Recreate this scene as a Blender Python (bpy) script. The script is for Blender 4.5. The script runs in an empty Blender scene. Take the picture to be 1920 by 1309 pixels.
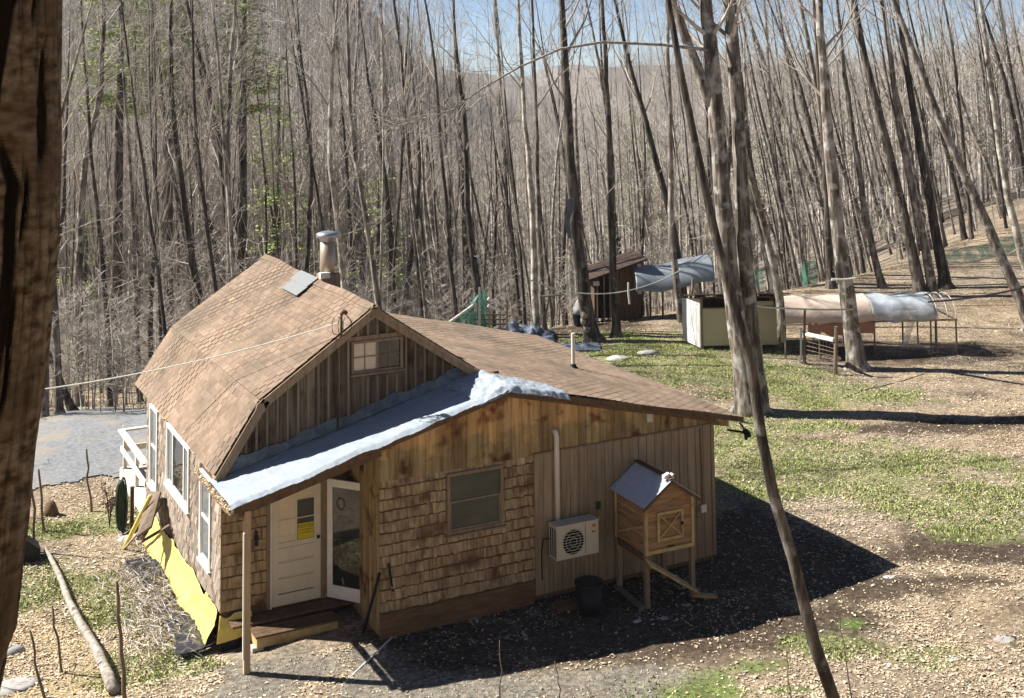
import bpy, math, random
import numpy as np
from mathutils import Vector, Matrix
R = math.radians
random.seed(7); RNG = np.random.default_rng(7)
sc = bpy.context.scene
COL = sc.collection
# ---------------------------------------------------------------- camera
CF = 2358.83; CCY = -67.35
CAM = np.array([-6.122, -23.926, 10.171])
_y, _p, _r = 0.4750, 0.0780, -0.0112
FW = np.array([math.sin(_y)*math.cos(_p), math.cos(_y)*math.cos(_p), math.sin(_p)])
RT = np.array([math.cos(_y), -math.sin(_y), 0.0]); UP = np.cross(RT, FW)
RT, UP = RT*math.cos(_r)+UP*math.sin(_r), UP*math.cos(_r)-RT*math.sin(_r)
cd = bpy.data.cameras.new('camera'); cam = bpy.data.objects.new('camera', cd); COL.objects.link(cam)
cd.sensor_width = 36; cd.lens = CF/1920*36; cd.shift_y = -(654.5-CCY)/1920
cd.clip_end = 5000; cd.clip_start = 0.1
cam.matrix_world = Matrix(((RT[0], UP[0], -FW[0], CAM[0]), (RT[1], UP[1], -FW[1], CAM[1]), (RT[2], UP[2], -FW[2], CAM[2]), (0, 0, 0, 1)))
sc.camera = cam
# ---------------------------------------------------------------- light
SAZ, SEL = 127.0, 43.0           # direction the shadows run (clockwise from +Y), sun elevation
w = bpy.data.worlds.new('World'); sc.world = w; w.use_nodes = True
nt = w.node_tree; bg = nt.nodes['Background']
sky = nt.nodes.new('ShaderNodeTexSky'); sky.sky_type = 'NISHITA'; sky.sun_disc = False
sky.sun_elevation = R(SEL); sky.sun_rotation = R(SAZ+180); sky.air_density = 0.55; sky.dust_density = 0.0; sky.ozone_density = 3.0; sky.altitude = 1500
nt.links.new(sky.outputs[0], bg.inputs[0]); bg.inputs[1].default_value = 0.05
sl = bpy.data.lights.new('sun', 'SUN'); sl.energy = 5.0; sl.angle = R(0.5); sl.color = (1.0, 0.965, 0.91)
so = bpy.data.objects.new('sun', sl); COL.objects.link(so)
sdir = Vector((math.sin(R(SAZ))*math.cos(R(SEL)), math.cos(R(SAZ))*math.cos(R(SEL)), -math.sin(R(SEL))))
so.rotation_euler = sdir.to_track_quat('-Z', 'Y').to_euler(); so.location = (-30, 30, 40)
sc.view_settings.view_transform = 'Standard'; sc.view_settings.look = 'None'
sc.view_settings.exposure = 1.22; sc.view_settings.gamma = 1
sc.render.engine = 'CYCLES'
try:
    sc.cycles.max_bounces = 6; sc.cycles.diffuse_bounces = 2; sc.cycles.transparent_max_bounces = 16
except Exception: pass
# ---------------------------------------------------------------- picture-to-place helpers
FH = FW[:2]/np.linalg.norm(FW[:2]); RH = np.array([FH[1], -FH[0]])
def ray(px, py): return FW*CF + RT*(px-960) + UP*(CCY-py)
def at_z(px, py, z): q = ray(px, py); return CAM+q*(z-CAM[2])/q[2]
def at_y(px, py, y): q = ray(px, py); return CAM+q*(y-CAM[1])/q[1]
def at_x(px, py, x): q = ray(px, py); return CAM+q*(x-CAM[0])/q[0]
def at_v(px, py, v): q = ray(px, py); return CAM+q*v/(q[0]*FH[0]+q[1]*FH[1])
def uv2w(u, v): return CAM[0]+FH[0]*v+RH[0]*u, CAM[1]+FH[1]*v+RH[1]*u
def w2uv(x, y): dx, dy = x-CAM[0], y-CAM[1]; return dx*RH[0]+dy*RH[1], dx*FH[0]+dy*FH[1]
def sstep(x, a, b): t = np.clip((x-a)/(b-a), 0, 1); return t*t*(3-2*t)
# value noise
_tab = np.random.default_rng(3).random((256, 256))
def vn(x, y):
    x = np.asarray(x, float); y = np.asarray(y, float)
    xi = np.floor(x).astype(int); yi = np.floor(y).astype(int); fx = x-xi; fy = y-yi
    fx = fx*fx*(3-2*fx); fy = fy*fy*(3-2*fy)
    g = lambda a, b: _tab[a % 256, b % 256]
    return (g(xi, yi)*(1-fx)+g(xi+1, yi)*fx)*(1-fy)+(g(xi, yi+1)*(1-fx)+g(xi+1, yi+1)*fx)*fy
def fbm(x, y, o=4):
    s = 0; a = .5
    for i in range(o): s = s+a*vn(np.asarray(x)*2**i+17*i, np.asarray(y)*2**i+31*i); a *= .5
    return s
EP = [-200, 0, 270, 750, 1000, 1300, 1600, 1900, 2300]; EV = [36.5, 37.5, 38.0, 46, 49.5, 53.5, 60, 70, 80]
def edge_v(px): return np.interp(px, EP, EV)
def T(x, y):
    u, v = w2uv(np.asarray(x, float), np.asarray(y, float))
    vv = np.maximum(v, 1.0); px = 960+CF*u/vv
    z = -0.25+0*u
    z = z-0.06*np.clip(-np.asarray(x)-0.3, 0, 7)*sstep(v, 18, 22)
    z = z+0.5*np.clip(16.5-v, 0, 30)*(1-.15*sstep(v, 10, 16))
    z = z+0.06*np.maximum(0, u-13)*sstep(v, 44, 75)*(1-sstep(v, 120, 260)) + 0.012*np.clip(v-44, 0, 30)*sstep(u, 4, 12)
    yy_ = np.asarray(y, float); xx_ = np.asarray(x, float); z = z-.30*sstep(yy_, -1.6, .0)*(1-sstep(xx_, .2, 1.4))*(1-.8*sstep(-xx_, .6, 4))*(1-sstep(yy_, 9, 14))
    e = edge_v(px)
    q_ = v-e+1.0; rmp = np.where(q_ > 0, q_*q_/(q_+5.0), 0)*.31; rmp = 13*(1-np.exp(-rmp/13)); z = z-rmp*(1-sstep(u, 16, 40)*.75)
    a = u/vv
    hl = 48*(1-sstep(a, -.22, 0.02)) ; hr = 34*sstep(a, -.25, .05)
    z = z+sstep(v, 120, 330)*(hl*1.0+8)*(1-sstep(a, -.12, .06)) + sstep(v, 150, 620)*(8-1*sstep(a, .12, .4))*sstep(a, -.12, .06)
    z = z+(fbm(x/40., y/40.)-.47)*10*sstep(v, 90, 250)
    z = z+(fbm(np.asarray(x)/3.1, np.asarray(y)/3.1)-.47)*.22*sstep(v, 26, 36)+(fbm(np.asarray(x)/.7, np.asarray(y)/.7)-.47)*.05
    return z
def Ts(x, y): return float(T(np.array([x]), np.array([y]))[0])
def G(px, py):
    q = ray(px, py); q = q/np.linalg.norm(q); t = 15.0
    for i in range(4000):
        P = CAM+q*t
        if P[2] < Ts(P[0], P[1]): break
        t += max(.02, (P[2]-Ts(P[0], P[1]))*.6)
    return CAM+q*t
# ---------------------------------------------------------------- materials
MATS = {}
def mk(name):
    m = bpy.data.materials.new(name); m.use_nodes = True; n = m.node_tree
    return m, n, n.nodes['Principled BSDF']
def ramp(n, stops):
    r = n.nodes.new('ShaderNodeValToRGB'); e = r.color_ramp.elements
    while len(e) < len(stops): e.new(0.5)
    for i, (p, c) in enumerate(stops): e[i].position = p; e[i].color = (*c, 1)
    return r
def nmat(name, cols, scale=(4, 4, 4), detail=5, rough=.85, bump=.3, bscale=None, tint=.35, spec=.2, dist=.01, metallic=0, blotch=None, pos=(.3, .5, .7), trans=0, coord='Object'):
    m, n, b = mk(name); L = n.links.new
    tc = n.nodes.new('ShaderNodeTexCoord'); mp = n.nodes.new('ShaderNodeMapping'); mp.inputs['Scale'].default_value = scale
    L(tc.outputs[coord], mp.inputs[0])
    at = n.nodes.new('ShaderNodeAttribute'); at.attribute_name = 'tint'
    off = n.nodes.new('ShaderNodeVectorMath'); off.operation = 'ADD'
    mul = n.nodes.new('ShaderNodeMath'); mul.operation = 'MULTIPLY'; mul.inputs[1].default_value = 37.0
    L(at.outputs['Fac'], mul.inputs[0]); L(mp.outputs[0], off.inputs[0]); L(mul.outputs[0], off.inputs[1])
    no = n.nodes.new('ShaderNodeTexNoise'); no.inputs['Scale'].default_value = 1; no.inputs['Detail'].default_value = detail; no.inputs['Roughness'].default_value = .6
    L(off.outputs[0], no.inputs['Vector'])
    r = ramp(n, [(pos[0], cols[0]), (pos[1], cols[1]), (pos[2], cols[2])]); L(no.outputs['Fac'], r.inputs[0])
    last = r.outputs[0]
    if blotch:
        bcol, bs, lo, hi = blotch
        nb = n.nodes.new('ShaderNodeTexNoise'); nb.inputs['Scale'].default_value = bs; nb.inputs['Detail'].default_value = 3
        L(tc.outputs[coord], nb.inputs['Vector'])
        mr = n.nodes.new('ShaderNodeMapRange'); mr.inputs[1].default_value = lo; mr.inputs[2].default_value = hi; L(nb.outputs['Fac'], mr.inputs[0])
        mx = n.nodes.new('ShaderNodeMix'); mx.data_type = 'RGBA'; L(mr.outputs[0], mx.inputs[0]); L(last, mx.inputs[6]); mx.inputs[7].default_value = (*bcol, 1); last = mx.outputs[2]
    if tint:
        mr2 = n.nodes.new('ShaderNodeMapRange'); mr2.inputs[3].default_value = 1-tint; mr2.inputs[4].default_value = 1+tint; L(at.outputs['Fac'], mr2.inputs[0])
        vm = n.nodes.new('ShaderNodeVectorMath'); vm.operation = 'SCALE'; L(last, vm.inputs[0]); L(mr2.outputs[0], vm.inputs['Scale']); last = vm.outputs[0]
    L(last, b.inputs['Base Color'])
    b.inputs['Roughness'].default_value = rough; b.inputs['Specular IOR Level'].default_value = spec; b.inputs['Metallic'].default_value = metallic
    if bump:
        bp = n.nodes.new('ShaderNodeBump'); bp.inputs['Strength'].default_value = bump; bp.inputs['Distance'].default_value = dist
        if bscale:
            nb2 = n.nodes.new('ShaderNodeTexNoise'); nb2.inputs['Scale'].default_value = bscale; nb2.inputs['Detail'].default_value = 4; L(tc.outputs[coord], nb2.inputs['Vector']); L(nb2.outputs['Fac'], bp.inputs['Height'])
        else: L(no.outputs['Fac'], bp.inputs['Height'])
        L(bp.outputs[0], b.inputs['Normal'])
    MATS[name] = m; return m
def sp(c, k=.25): return [tuple(x*(1-k) for x in c), c, tuple(min(1, x*(1+k)) for x in c)]
M = {}
M['cedar_v'] = nmat('weathered cedar shingle', [(.16, .10, .05), (.36, .26, .145), (.50, .385, .235)], (14, 14, 1.6), tint=.18, bump=.5, blotch=((.12, .06, .028), 2.2, .52, .72))
M['cedar_w'] = nmat('sun bleached shingle', [(.11, .085, .062), (.27, .22, .17), (.40, .34, .28)], (14, 14, 1.6), tint=.35, bump=.5, blotch=((.14, .085, .05), 2.5, .5, .75))
M['cedar_orange'] = nmat('fresh cedar shingle', [(.22, .07, .02), (.42, .17, .05), (.5, .28, .12)], (12, 12, 2), tint=.35, bump=.4)
M['board_gray'] = nmat('weathered grey brown board', [(.055, .036, .022), (.135, .098, .065), (.21, .165, .12)], (9, 9, .8), tint=.3, bump=.4, blotch=((.045, .025, .014), 1.8, .55, .72))
M['batten'] = nmat('pale weathered batten', [(.15, .11, .075), (.23, .18, .125), (.31, .25, .18)], (14, 14, 1), tint=.2)
def warm_boards():
    m = nmat('stained pine board', [(.24, .13, .045), (.46, .28, .115), (.60, .40, .19)], (11, 11, .9), tint=.28, bump=.3, blotch=((.14, .045, .012), 2.6, .56, .70))
    n = m.node_tree; L = n.links.new; b = n.nodes['Principled BSDF']
    lk = b.inputs['Base Color'].links[0].from_socket
    ge = n.nodes.new('ShaderNodeNewGeometry'); sx = n.nodes.new('ShaderNodeSeparateXYZ'); L(ge.outputs['Position'], sx.inputs[0])
    no = n.nodes.new('ShaderNodeTexNoise'); no.inputs['Scale'].default_value = 3; L(ge.outputs['Position'], no.inputs['Vector'])
    # weathering: boards turned grey-brown below a ragged line
    ad = n.nodes.new('ShaderNodeMath'); ad.operation = 'MULTIPLY_ADD'; L(no.outputs['Fac'], ad.inputs[0]); ad.inputs[1].default_value = 1.2; L(sx.outputs['Z'], ad.inputs[2])
    mr = n.nodes.new('ShaderNodeMapRange'); mr.inputs[1].default_value = 3.55; mr.inputs[2].default_value = 3.75; L(ad.outputs[0], mr.inputs[0])
    mx = n.nodes.new('ShaderNodeMix'); mx.data_type = 'RGBA'; L(mr.outputs[0], mx.inputs[0]); L(lk, mx.inputs[7])
    sc_ = n.nodes.new('ShaderNodeVectorMath'); sc_.operation = 'MULTIPLY'; L(lk, sc_.inputs[0]); sc_.inputs[1].default_value = (.62, .72, .80); L(sc_.outputs[0], mx.inputs[6])
    L(mx.outputs[2], b.inputs['Base Color']); return m
M['board_warm'] = warm_boards()
M['siding'] = nmat('grooved plywood siding', [(.20, .145, .085), (.30, .23, .145), (.38, .30, .20)], (16, 16, 1.1), detail=7, tint=.06, bump=.5, blotch=((.20, .15, .10), .9, .4, .8))
M['trim'] = nmat('weathered trim', sp((.26, .19, .125), .3), (12, 12, 3), tint=.15)
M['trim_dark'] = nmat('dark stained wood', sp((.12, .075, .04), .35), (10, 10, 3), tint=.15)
M['skirt'] = nmat('brown skirt board', sp((.17, .10, .05), .35), (3, 3, 20), tint=.15)
M['post'] = nmat('porch post wood', sp((.42, .31, .19), .2), (14, 14, 1), tint=.1)
M['white'] = nmat('old white paint', sp((.72, .70, .66), .07), (7, 7, 7), rough=.5, bump=.08, tint=.05)
M['cream'] = nmat('cream door paint', sp((.66, .60, .47), .06), (5, 5, 3), rough=.5, bump=.06, tint=.05)
M['curtain'] = nmat('cream blind', sp((.72, .60, .44), .08), (2, 2, 14), rough=.9, bump=.1, tint=0)
M['glass'] = nmat('dark window glass', sp((.018, .02, .018), .4), (1, 1, 1), rough=.04, bump=0, tint=0, spec=.9)
M['glass_screen'] = nmat('screened window', sp((.05, .055, .038), .4), (1, 1, 3), rough=.3, bump=0, tint=0, spec=.4)
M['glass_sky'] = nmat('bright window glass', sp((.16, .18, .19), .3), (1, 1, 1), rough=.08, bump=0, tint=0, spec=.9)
M['tarp'] = nmat('white blue tarp', sp((.33, .37, .405), .09), (3, 3, 3), rough=.42, bump=.2, bscale=14, dist=.01, tint=.05, spec=.4)
M['tarp_flash'] = nmat('grey blue flashing', [(.07, .09, .11), (.12, .155, .18), (.20, .25, .28)], (4, 4, 4), rough=.4, bump=.7, bscale=6, dist=.03, tint=.1, spec=.45)
M['yellow'] = nmat('yellow plastic sheet', sp((.70, .56, .15), .12), (5, 5, 5), rough=.4, bump=.3, bscale=8, tint=.06, spec=.4)
M['blackplastic'] = nmat('black plastic sheet', sp((.025, .027, .035), .3), (3, 3, 3), rough=.28, bump=.8, bscale=7, dist=.03, tint=.1, spec=.6)
M['black'] = nmat('black', sp((.012, .012, .012), .3), (5, 5, 5), rough=.5, tint=.05)
M['metal'] = nmat('galvanised metal', sp((.42, .43, .44), .12), (6, 6, 6), rough=.35, metallic=.7, bump=.1, tint=.05)
M['hutch_roof'] = nmat('pale corrugated sheet', sp((.40, .44, .50), .08), (6, 6, 6), rough=.35, metallic=.15, bump=.05, tint=.03, spec=.6)
M['pipe_tan'] = nmat('dusty flue pipe', sp((.42, .34, .25), .15), (4, 4, 1), rough=.4, metallic=.4, bump=.1, tint=.05)
M['pvc'] = nmat('white pvc', sp((.68, .62, .52), .05), (4, 4, 1), rough=.35, bump=0, tint=.03, spec=.4)
M['ac'] = nmat('off white enamel', sp((.50, .46, .37), .05), (4, 4, 4), rough=.4, bump=.04, tint=.03, spec=.4)
M['dark'] = nmat('dark opening', sp((.006, .006, .006), .3), (4, 4, 4), rough=.9, tint=0)
M['orange'] = nmat('orange print', sp((.55, .13, .02), .1), (4, 4, 4), rough=.5, tint=0)
M['hutch'] = nmat('brown stained lap board', [(.18, .095, .042), (.30, .175, .085), (.40, .255, .135)], (2, 2, 22), tint=.2, bump=.3)
M['lumber'] = nmat('yellow lumber', [(.30, .21, .085), (.42, .31, .14), (.5, .39, .2)], (6, 6, 6), tint=.15, bump=.2)
M['deck'] = nmat('pale deck wood', sp((.60, .55, .46), .15), (4, 8, 14), tint=.15, bump=.2)
M['stick'] = nmat('grey stick', sp((.16, .12, .085), .35), (14, 14, 3), tint=.2)
M['log'] = nmat('fallen birch log', [(.12, .10, .08), (.30, .265, .22), (.42, .38, .32)], (9, 9, 9), tint=.1, bump=.6, blotch=((.1, .07, .05), 5, .58, .7))
M['stone'] = nmat('pale stone', sp((.42, .40, .37), .25), (6, 6, 6), tint=.2, bump=.5)
M['straw'] = nmat('straw', sp((.5, .38, .2), .2), (8, 8, 8), tint=.3)
M['coop'] = nmat('pale coop panel', sp((.50, .45, .30), .05), (1.5, 1.5, 1.5), rough=.7, tint=.04, bump=.05)
M['coopwhite'] = nmat('white coop panel', sp((.66, .64, .60), .05), (2, 2, 2), rough=.7, tint=.04)
M['rust'] = nmat('rusty roof sheet', sp((.055, .035, .026), .4), (5, 5, 5), tint=.2)
M['tan_tarp'] = nmat('tan tarp', sp((.58, .46, .37), .06), (2, 2, 2), rough=.55, bump=.5, bscale=5, dist=.03, tint=.06, spec=.3)
M['orange_tarp'] = nmat('orange brown tarp', sp((.36, .19, .11), .1), (2, 2, 2), rough=.6, bump=.4, bscale=5, tint=.1)
M['grey_tarp'] = nmat('grey tarp', sp((.22, .25, .27), .1), (2, 2, 2), rough=.5, bump=.4, bscale=3, dist=.03, tint=.06, spec=.4)
M['blue_tarp'] = nmat('blue tarp', sp((.085, .105, .135), .2), (3, 3, 3), rough=.5, bump=.6, bscale=5, dist=.04, tint=.1, spec=.3)
M['green'] = nmat('dark green hose', sp((.01, .04, .022), .3), (8, 8, 8), rough=.3, tint=.1, spec=.6)
M['rope'] = nmat('pale rope', sp((.5, .52, .45), .15), (8, 8, 8), tint=.1)
M['rope_dark'] = nmat('wire', sp((.06, .05, .045), .3), (8, 8, 8), tint=.1)
M['roofpatch'] = nmat('grey patch shingle', sp((.20, .21, .21), .12), (30, 30, 30), tint=.05, bump=.2)
M['shingle'] = nmat('tan asphalt shingle', [(.165, .115, .082), (.24, .172, .122), (.305, .228, .165)], (5, 5, 5), detail=8, tint=.2, bump=.5, bscale=90, dist=.004, blotch=((.155, .12, .088), .8, .45, .70), pos=(.25, .5, .75), rough=.95, spec=.1)
M['needle'] = nmat('pine needles', [(.16, .20, .06), (.27, .33, .11), (.38, .43, .18)], (1.5, 1.5, 1.5), tint=.5, bump=0)
M['signy'] = nmat('yellow notice', sp((.62, .50, .03), .05), (4, 4, 4), rough=.6, tint=0)
M['pcb'] = nmat('brown leaf', [(.30, .20, .11), (.52, .39, .25), (.70, .58, .42)], (1, 1, 1), tint=.35, bump=0, rough=.7)
M['leafstuff'] = nmat('dry leaf', [(.31, .215, .13), (.52, .41, .28), (.70, .60, .45)], (1.5, 1.5, 1.5), tint=.42, bump=0, rough=.75)
M['grass'] = nmat('green grass', [(.17, .20, .05), (.28, .33, .10), (.42, .46, .18)], (1.2, 1.2, 1.2), tint=.4, bump=0, rough=.6)
M['clover'] = nmat('clover green', [(.12, .20, .03), (.2, .3, .055), (.3, .4, .1)], (1.2, 1.2, 1.2), tint=.35, bump=0, rough=.6)
M['twig'] = nmat('twig bark', [(.26, .22, .175), (.42, .37, .31), (.56, .51, .44)], (3, 3, 1), tint=.3, bump=0)
def bark(name, cols, lich=(.42, .42, .36), cs=(7, 7, 1.1), la=.52):
    m = nmat(name, cols, cs, detail=8, tint=.25, bump=1.0, dist=.05, blotch=(lich, 2.6, la, la+.12), pos=(.38, .5, .62)); return m
M['bark'] = bark('grey brown bark', [(.06, .047, .035), (.155, .128, .10), (.30, .265, .215)], (.38, .36, .32))
M['bark_dark'] = bark('dark bark', [(.022, .017, .013), (.07, .057, .045), (.15, .125, .10)], (.20, .185, .155), la=.58)
M['bark_light'] = bark('pale smooth bark', [(.13, .11, .085), (.27, .23, .18), (.40, .36, .29)], (.46, .45, .38), (4, 4, 3), .5)
def fore_bark():
    m, n, b = mk('peeling shaggy bark'); L = n.links.new
    tc = n.nodes.new('ShaderNodeTexCoord')
    def noise(scale, sv, det=6):
        mp = n.nodes.new('ShaderNodeMapping'); mp.inputs['Scale'].default_value = sv; L(tc.outputs['Object'], mp.inputs[0])
        no = n.nodes.new('ShaderNodeTexNoise'); no.inputs['Scale'].default_value = scale; no.inputs['Detail'].default_value = det; L(mp.outputs[0], no.inputs['Vector']); return no
    fine = noise(1, (14, 14, 26), 9); r = ramp(n, [(.36, (.07, .045, .022)), (.5, (.17, .118, .064)), (.66, (.27, .20, .12))]); L(fine.outputs['Fac'], r.inputs[0])
    big = noise(1, (1.5, 1.5, 2.2), 3)
    mr = n.nodes.new('ShaderNodeMapRange'); mr.inputs[1].default_value = .45; mr.inputs[2].default_value = .7; L(big.outputs['Fac'], mr.inputs[0])
    mx = n.nodes.new('ShaderNodeMix'); mx.data_type = 'RGBA'; L(mr.outputs[0], mx.inputs[0]); L(r.outputs[0], mx.inputs[6]); mx.inputs[7].default_value = (.12, .075, .038, 1)
    at = n.nodes.new('ShaderNodeAttribute'); at.attribute_name = 'tint'; m2 = n.nodes.new('ShaderNodeMix'); m2.data_type = 'RGBA'; L(at.outputs['Fac'], m2.inputs[0]); L(mx.outputs[2], m2.inputs[6]); m2.inputs[7].default_value = (.02, .012, .007, 1)
    L(m2.outputs[2], b.inputs['Base Color'])
    crk = noise(1, (9, 9, 1.1), 5)
    b.inputs['Roughness'].default_value = .9; b.inputs['Specular IOR Level'].default_value = .1
    bp = n.nodes.new('ShaderNodeBump'); bp.inputs['Distance'].default_value = .02; bp.inputs['Strength'].default_value = .8; L(fine.outputs['Fac'], bp.inputs['Height']); L(bp.outputs[0], b.inputs['Normal'])
    M['bark_fore'] = m
fore_bark()
def ground_mat():
    m, n, b = mk('leafy ground'); L = n.links.new
    at = n.nodes.new('ShaderNodeAttribute'); at.attribute_name = 'gcol'
    ge = n.nodes.new('ShaderNodeNewGeometry')
    n1 = n.nodes.new('ShaderNodeTexNoise'); n1.inputs['Scale'].default_value = 9; n1.inputs['Detail'].default_value = 8; n1.inputs['Roughness'].default_value = .75; L(ge.outputs['Position'], n1.inputs['Vector'])
    vo = n.nodes.new('ShaderNodeTexVoronoi'); vo.inputs['Scale'].default_value = 13; L(ge.outputs['Position'], vo.inputs['Vector'])
    sx = n.nodes.new('ShaderNodeSeparateColor'); L(vo.outputs['Color'], sx.inputs[0])
    mr = n.nodes.new('ShaderNodeMapRange'); mr.inputs[1].default_value = .3; mr.inputs[2].default_value = .7; mr.inputs[3].default_value = .45; mr.inputs[4].default_value = 1.5; L(n1.outputs['Fac'], mr.inputs[0])
    mr2 = n.nodes.new('ShaderNodeMapRange'); mr2.inputs[3].default_value = .6; mr2.inputs[4].default_value = 1.35; L(sx.outputs[0], mr2.inputs[0])
    mu = n.nodes.new('ShaderNodeMath'); mu.operation = 'MULTIPLY'; L(mr.outputs[0], mu.inputs[0]); L(mr2.outputs[0], mu.inputs[1])
    vm = n.nodes.new('ShaderNodeVectorMath'); vm.operation = 'SCALE'; L(at.outputs['Color'], vm.inputs[0]); L(mu.outputs[0], vm.inputs['Scale'])
    L(vm.outputs[0], b.inputs['Base Color']); b.inputs['Roughness'].default_value = .95; b.inputs['Specular IOR Level'].default_value = .05
    bp = n.nodes.new('ShaderNodeBump'); bp.inputs['Distance'].default_value = .05; bp.inputs['Strength'].default_value = .8; L(mu.outputs[0], bp.inputs['Height']); L(bp.outputs[0], b.inputs['Normal'])
    M['ground'] = m
ground_mat()
M['drive'] = nmat('grey gravel drive', [(.14, .146, .15), (.20, .206, .208), (.27, .274, .27)], (9, 9, 9), detail=8, tint=0, bump=.5, bscale=40, rough=.95, blotch=((.30, .25, .19), .9, .5, .75))
def net_mat(name, col, alpha, grid=30.0):
    m, n, b = mk(name); L = n.links.new
    b.inputs['Base Color'].default_value = (*col, 1); b.inputs['Roughness'].default_value = .5
    tc = n.nodes.new('ShaderNodeTexCoord'); no = n.nodes.new('ShaderNodeTexNoise'); no.inputs['Scale'].default_value = 2.2; no.inputs['Detail'].default_value = 6; L(tc.outputs['Object'], no.inputs['Vector'])
    mr = n.nodes.new('ShaderNodeMapRange'); mr.inputs[1].default_value = .35; mr.inputs[2].default_value = .65; mr.inputs[3].default_value = alpha*.5; mr.inputs[4].default_value = min(1, alpha*1.5); L(no.outputs['Fac'], mr.inputs[0])
    L(mr.outputs[0], b.inputs['Alpha']); M[name] = m; return m
net_mat('green_net', (.06, .36, .25), .5); net_mat('clear_plastic', (.42, .46, .49), .72); net_mat('wire_net', (.25, .24, .22), .22)
# ---------------------------------------------------------------- mesh builder
class MB:
    def __init__(s): s.v = []; s.f = []; s.t = []
    def add(s, vs, fs, tint=None):
        b = len(s.v); s.v.extend([tuple(map(float, p)) for p in vs]); tt = random.random() if tint is None else tint
        for f in fs: s.f.append(tuple(b+i for i in f)); s.t.append(tt)
    def hexa(s, c, tint=None):   # 8 corners: bottom ring 0-3, top ring 4-7
        s.add(c, [(3, 2, 1, 0), (4, 5, 6, 7), (0, 1, 5, 4), (1, 2, 6, 5), (2, 3, 7, 6), (3, 0, 4, 7)], tint)
    def box(s, x0, x1, y0, y1, z0, z1, tint=None):
        s.hexa([(x0, y0, z0), (x1, y0, z0), (x1, y1, z0), (x0, y1, z0), (x0, y0, z1), (x1, y0, z1), (x1, y1, z1), (x0, y1, z1)], tint)
    def beam(s, p, q, w, t, up=(0, 0, 1), tint=None):   # w across, t along up
        p = Vector(p); q = Vector(q); d = (q-p).normalized(); u = Vector(up)
        a = d.cross(u)
        if a.length < 1e-4: a = d.cross(Vector((1, 0, 0)))
        a.normalize(); c = a.cross(d).normalized(); a = a*w/2; c = c*t/2
        s.hexa([p-a-c, p+a-c, p+a+c, p-a+c, q-a-c, q+a-c, q+a+c, q-a+c], tint)
    def tube(s, pts, rad, n=6, tint=None, cap=True):
        P = [Vector(p) for p in pts]; b = len(s.v); tt = random.random() if tint is None else tint
        ref = Vector((.31, .12, 0)) if abs((P[-1]-P[0]).normalized().z) > .8 else Vector((0, 0, 1))
        for i, p in enumerate(P):
            d = (P[min(i+1, len(P)-1)]-P[max(i-1, 0)]).normalized(); a = d.cross(ref)
            if a.length < 1e-4: a = d.cross(Vector((1, 0, 0)))
            a.normalize(); c = d.cross(a)
            r = rad[i] if hasattr(rad, '__len__') else rad
            for k in range(n):
                an = 2*math.pi*k/n; q = p+a*(math.cos(an)*r)+c*(math.sin(an)*r); s.v.append((q.x, q.y, q.z))
        for i in range(len(P)-1):
            for k in range(n):
                s.f.append((b+i*n+k, b+i*n+(k+1) % n, b+(i+1)*n+(k+1) % n, b+(i+1)*n+k)); s.t.append(tt)
        if cap and n > 3:
            s.f.append(tuple(b+k for k in range(n))[::-1]); s.t.append(tt); s.f.append(tuple(b+(len(P)-1)*n+k for k in range(n))); s.t.append(tt)
    def grid(s, fn, nu, nv, tint=.5, two=False):
        b = len(s.v)
        for j in range(nv+1):
            for i in range(nu+1): s.v.append(tuple(map(float, fn(i/nu, j/nv))))
        for j in range(nv):
            for i in range(nu):
                a = b+j*(nu+1)+i; s.f.append((a, a+1, a+nu+2, a+nu+1)); s.t.append(tint)
    def build(s, name, mat, parent=None, smooth=False, loc=None, mat2=None):
        me = bpy.data.meshes.new(name); me.from_pydata(s.v, [], s.f)
        a = me.attributes.new('tint', 'FLOAT', 'FACE'); a.data.foreach_set('value', np.array(s.t, dtype=np.float32))
        me.materials.append(M[mat] if isinstance(mat, str) else mat)
        if mat2: me.materials.append(M[mat2]); me.polygons.foreach_set('material_index', [1 if t < -.5 else 0 for t in s.t])
        if smooth: me.polygons.foreach_set('use_smooth', [True]*len(me.polygons))
        o = bpy.data.objects.new(name, me); COL.objects.link(o)
        if parent is not None:
            o.parent = parent
            if parent.get('_w'): 
                l = parent.location; p = parent.parent
                while p is not None: l = l+p.location; p = p.parent
                o.location = -l
        return o
def sheet(o, t):       # give a cloth real thickness
    m = o.modifiers.new('thickness', 'SOLIDIFY'); m.thickness = t; m.offset = 0; return o
def tag(o, label, cat, group=None, kind=None):
    o['label'] = label; o['category'] = cat
    if group: o['group'] = group
    if kind: o['kind'] = kind
    return o
def thing(name, label, cat, loc, rz=0, group=None, world=False):
    o = bpy.data.objects.new(name, None); COL.objects.link(o); o.location = loc; o.rotation_euler = (0, 0, rz); o.empty_display_size = .2
    tag(o, label, cat, group)
    if world: o['_w'] = 1
    return o
def part_of(o): o['_w'] = 0; return o
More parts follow.
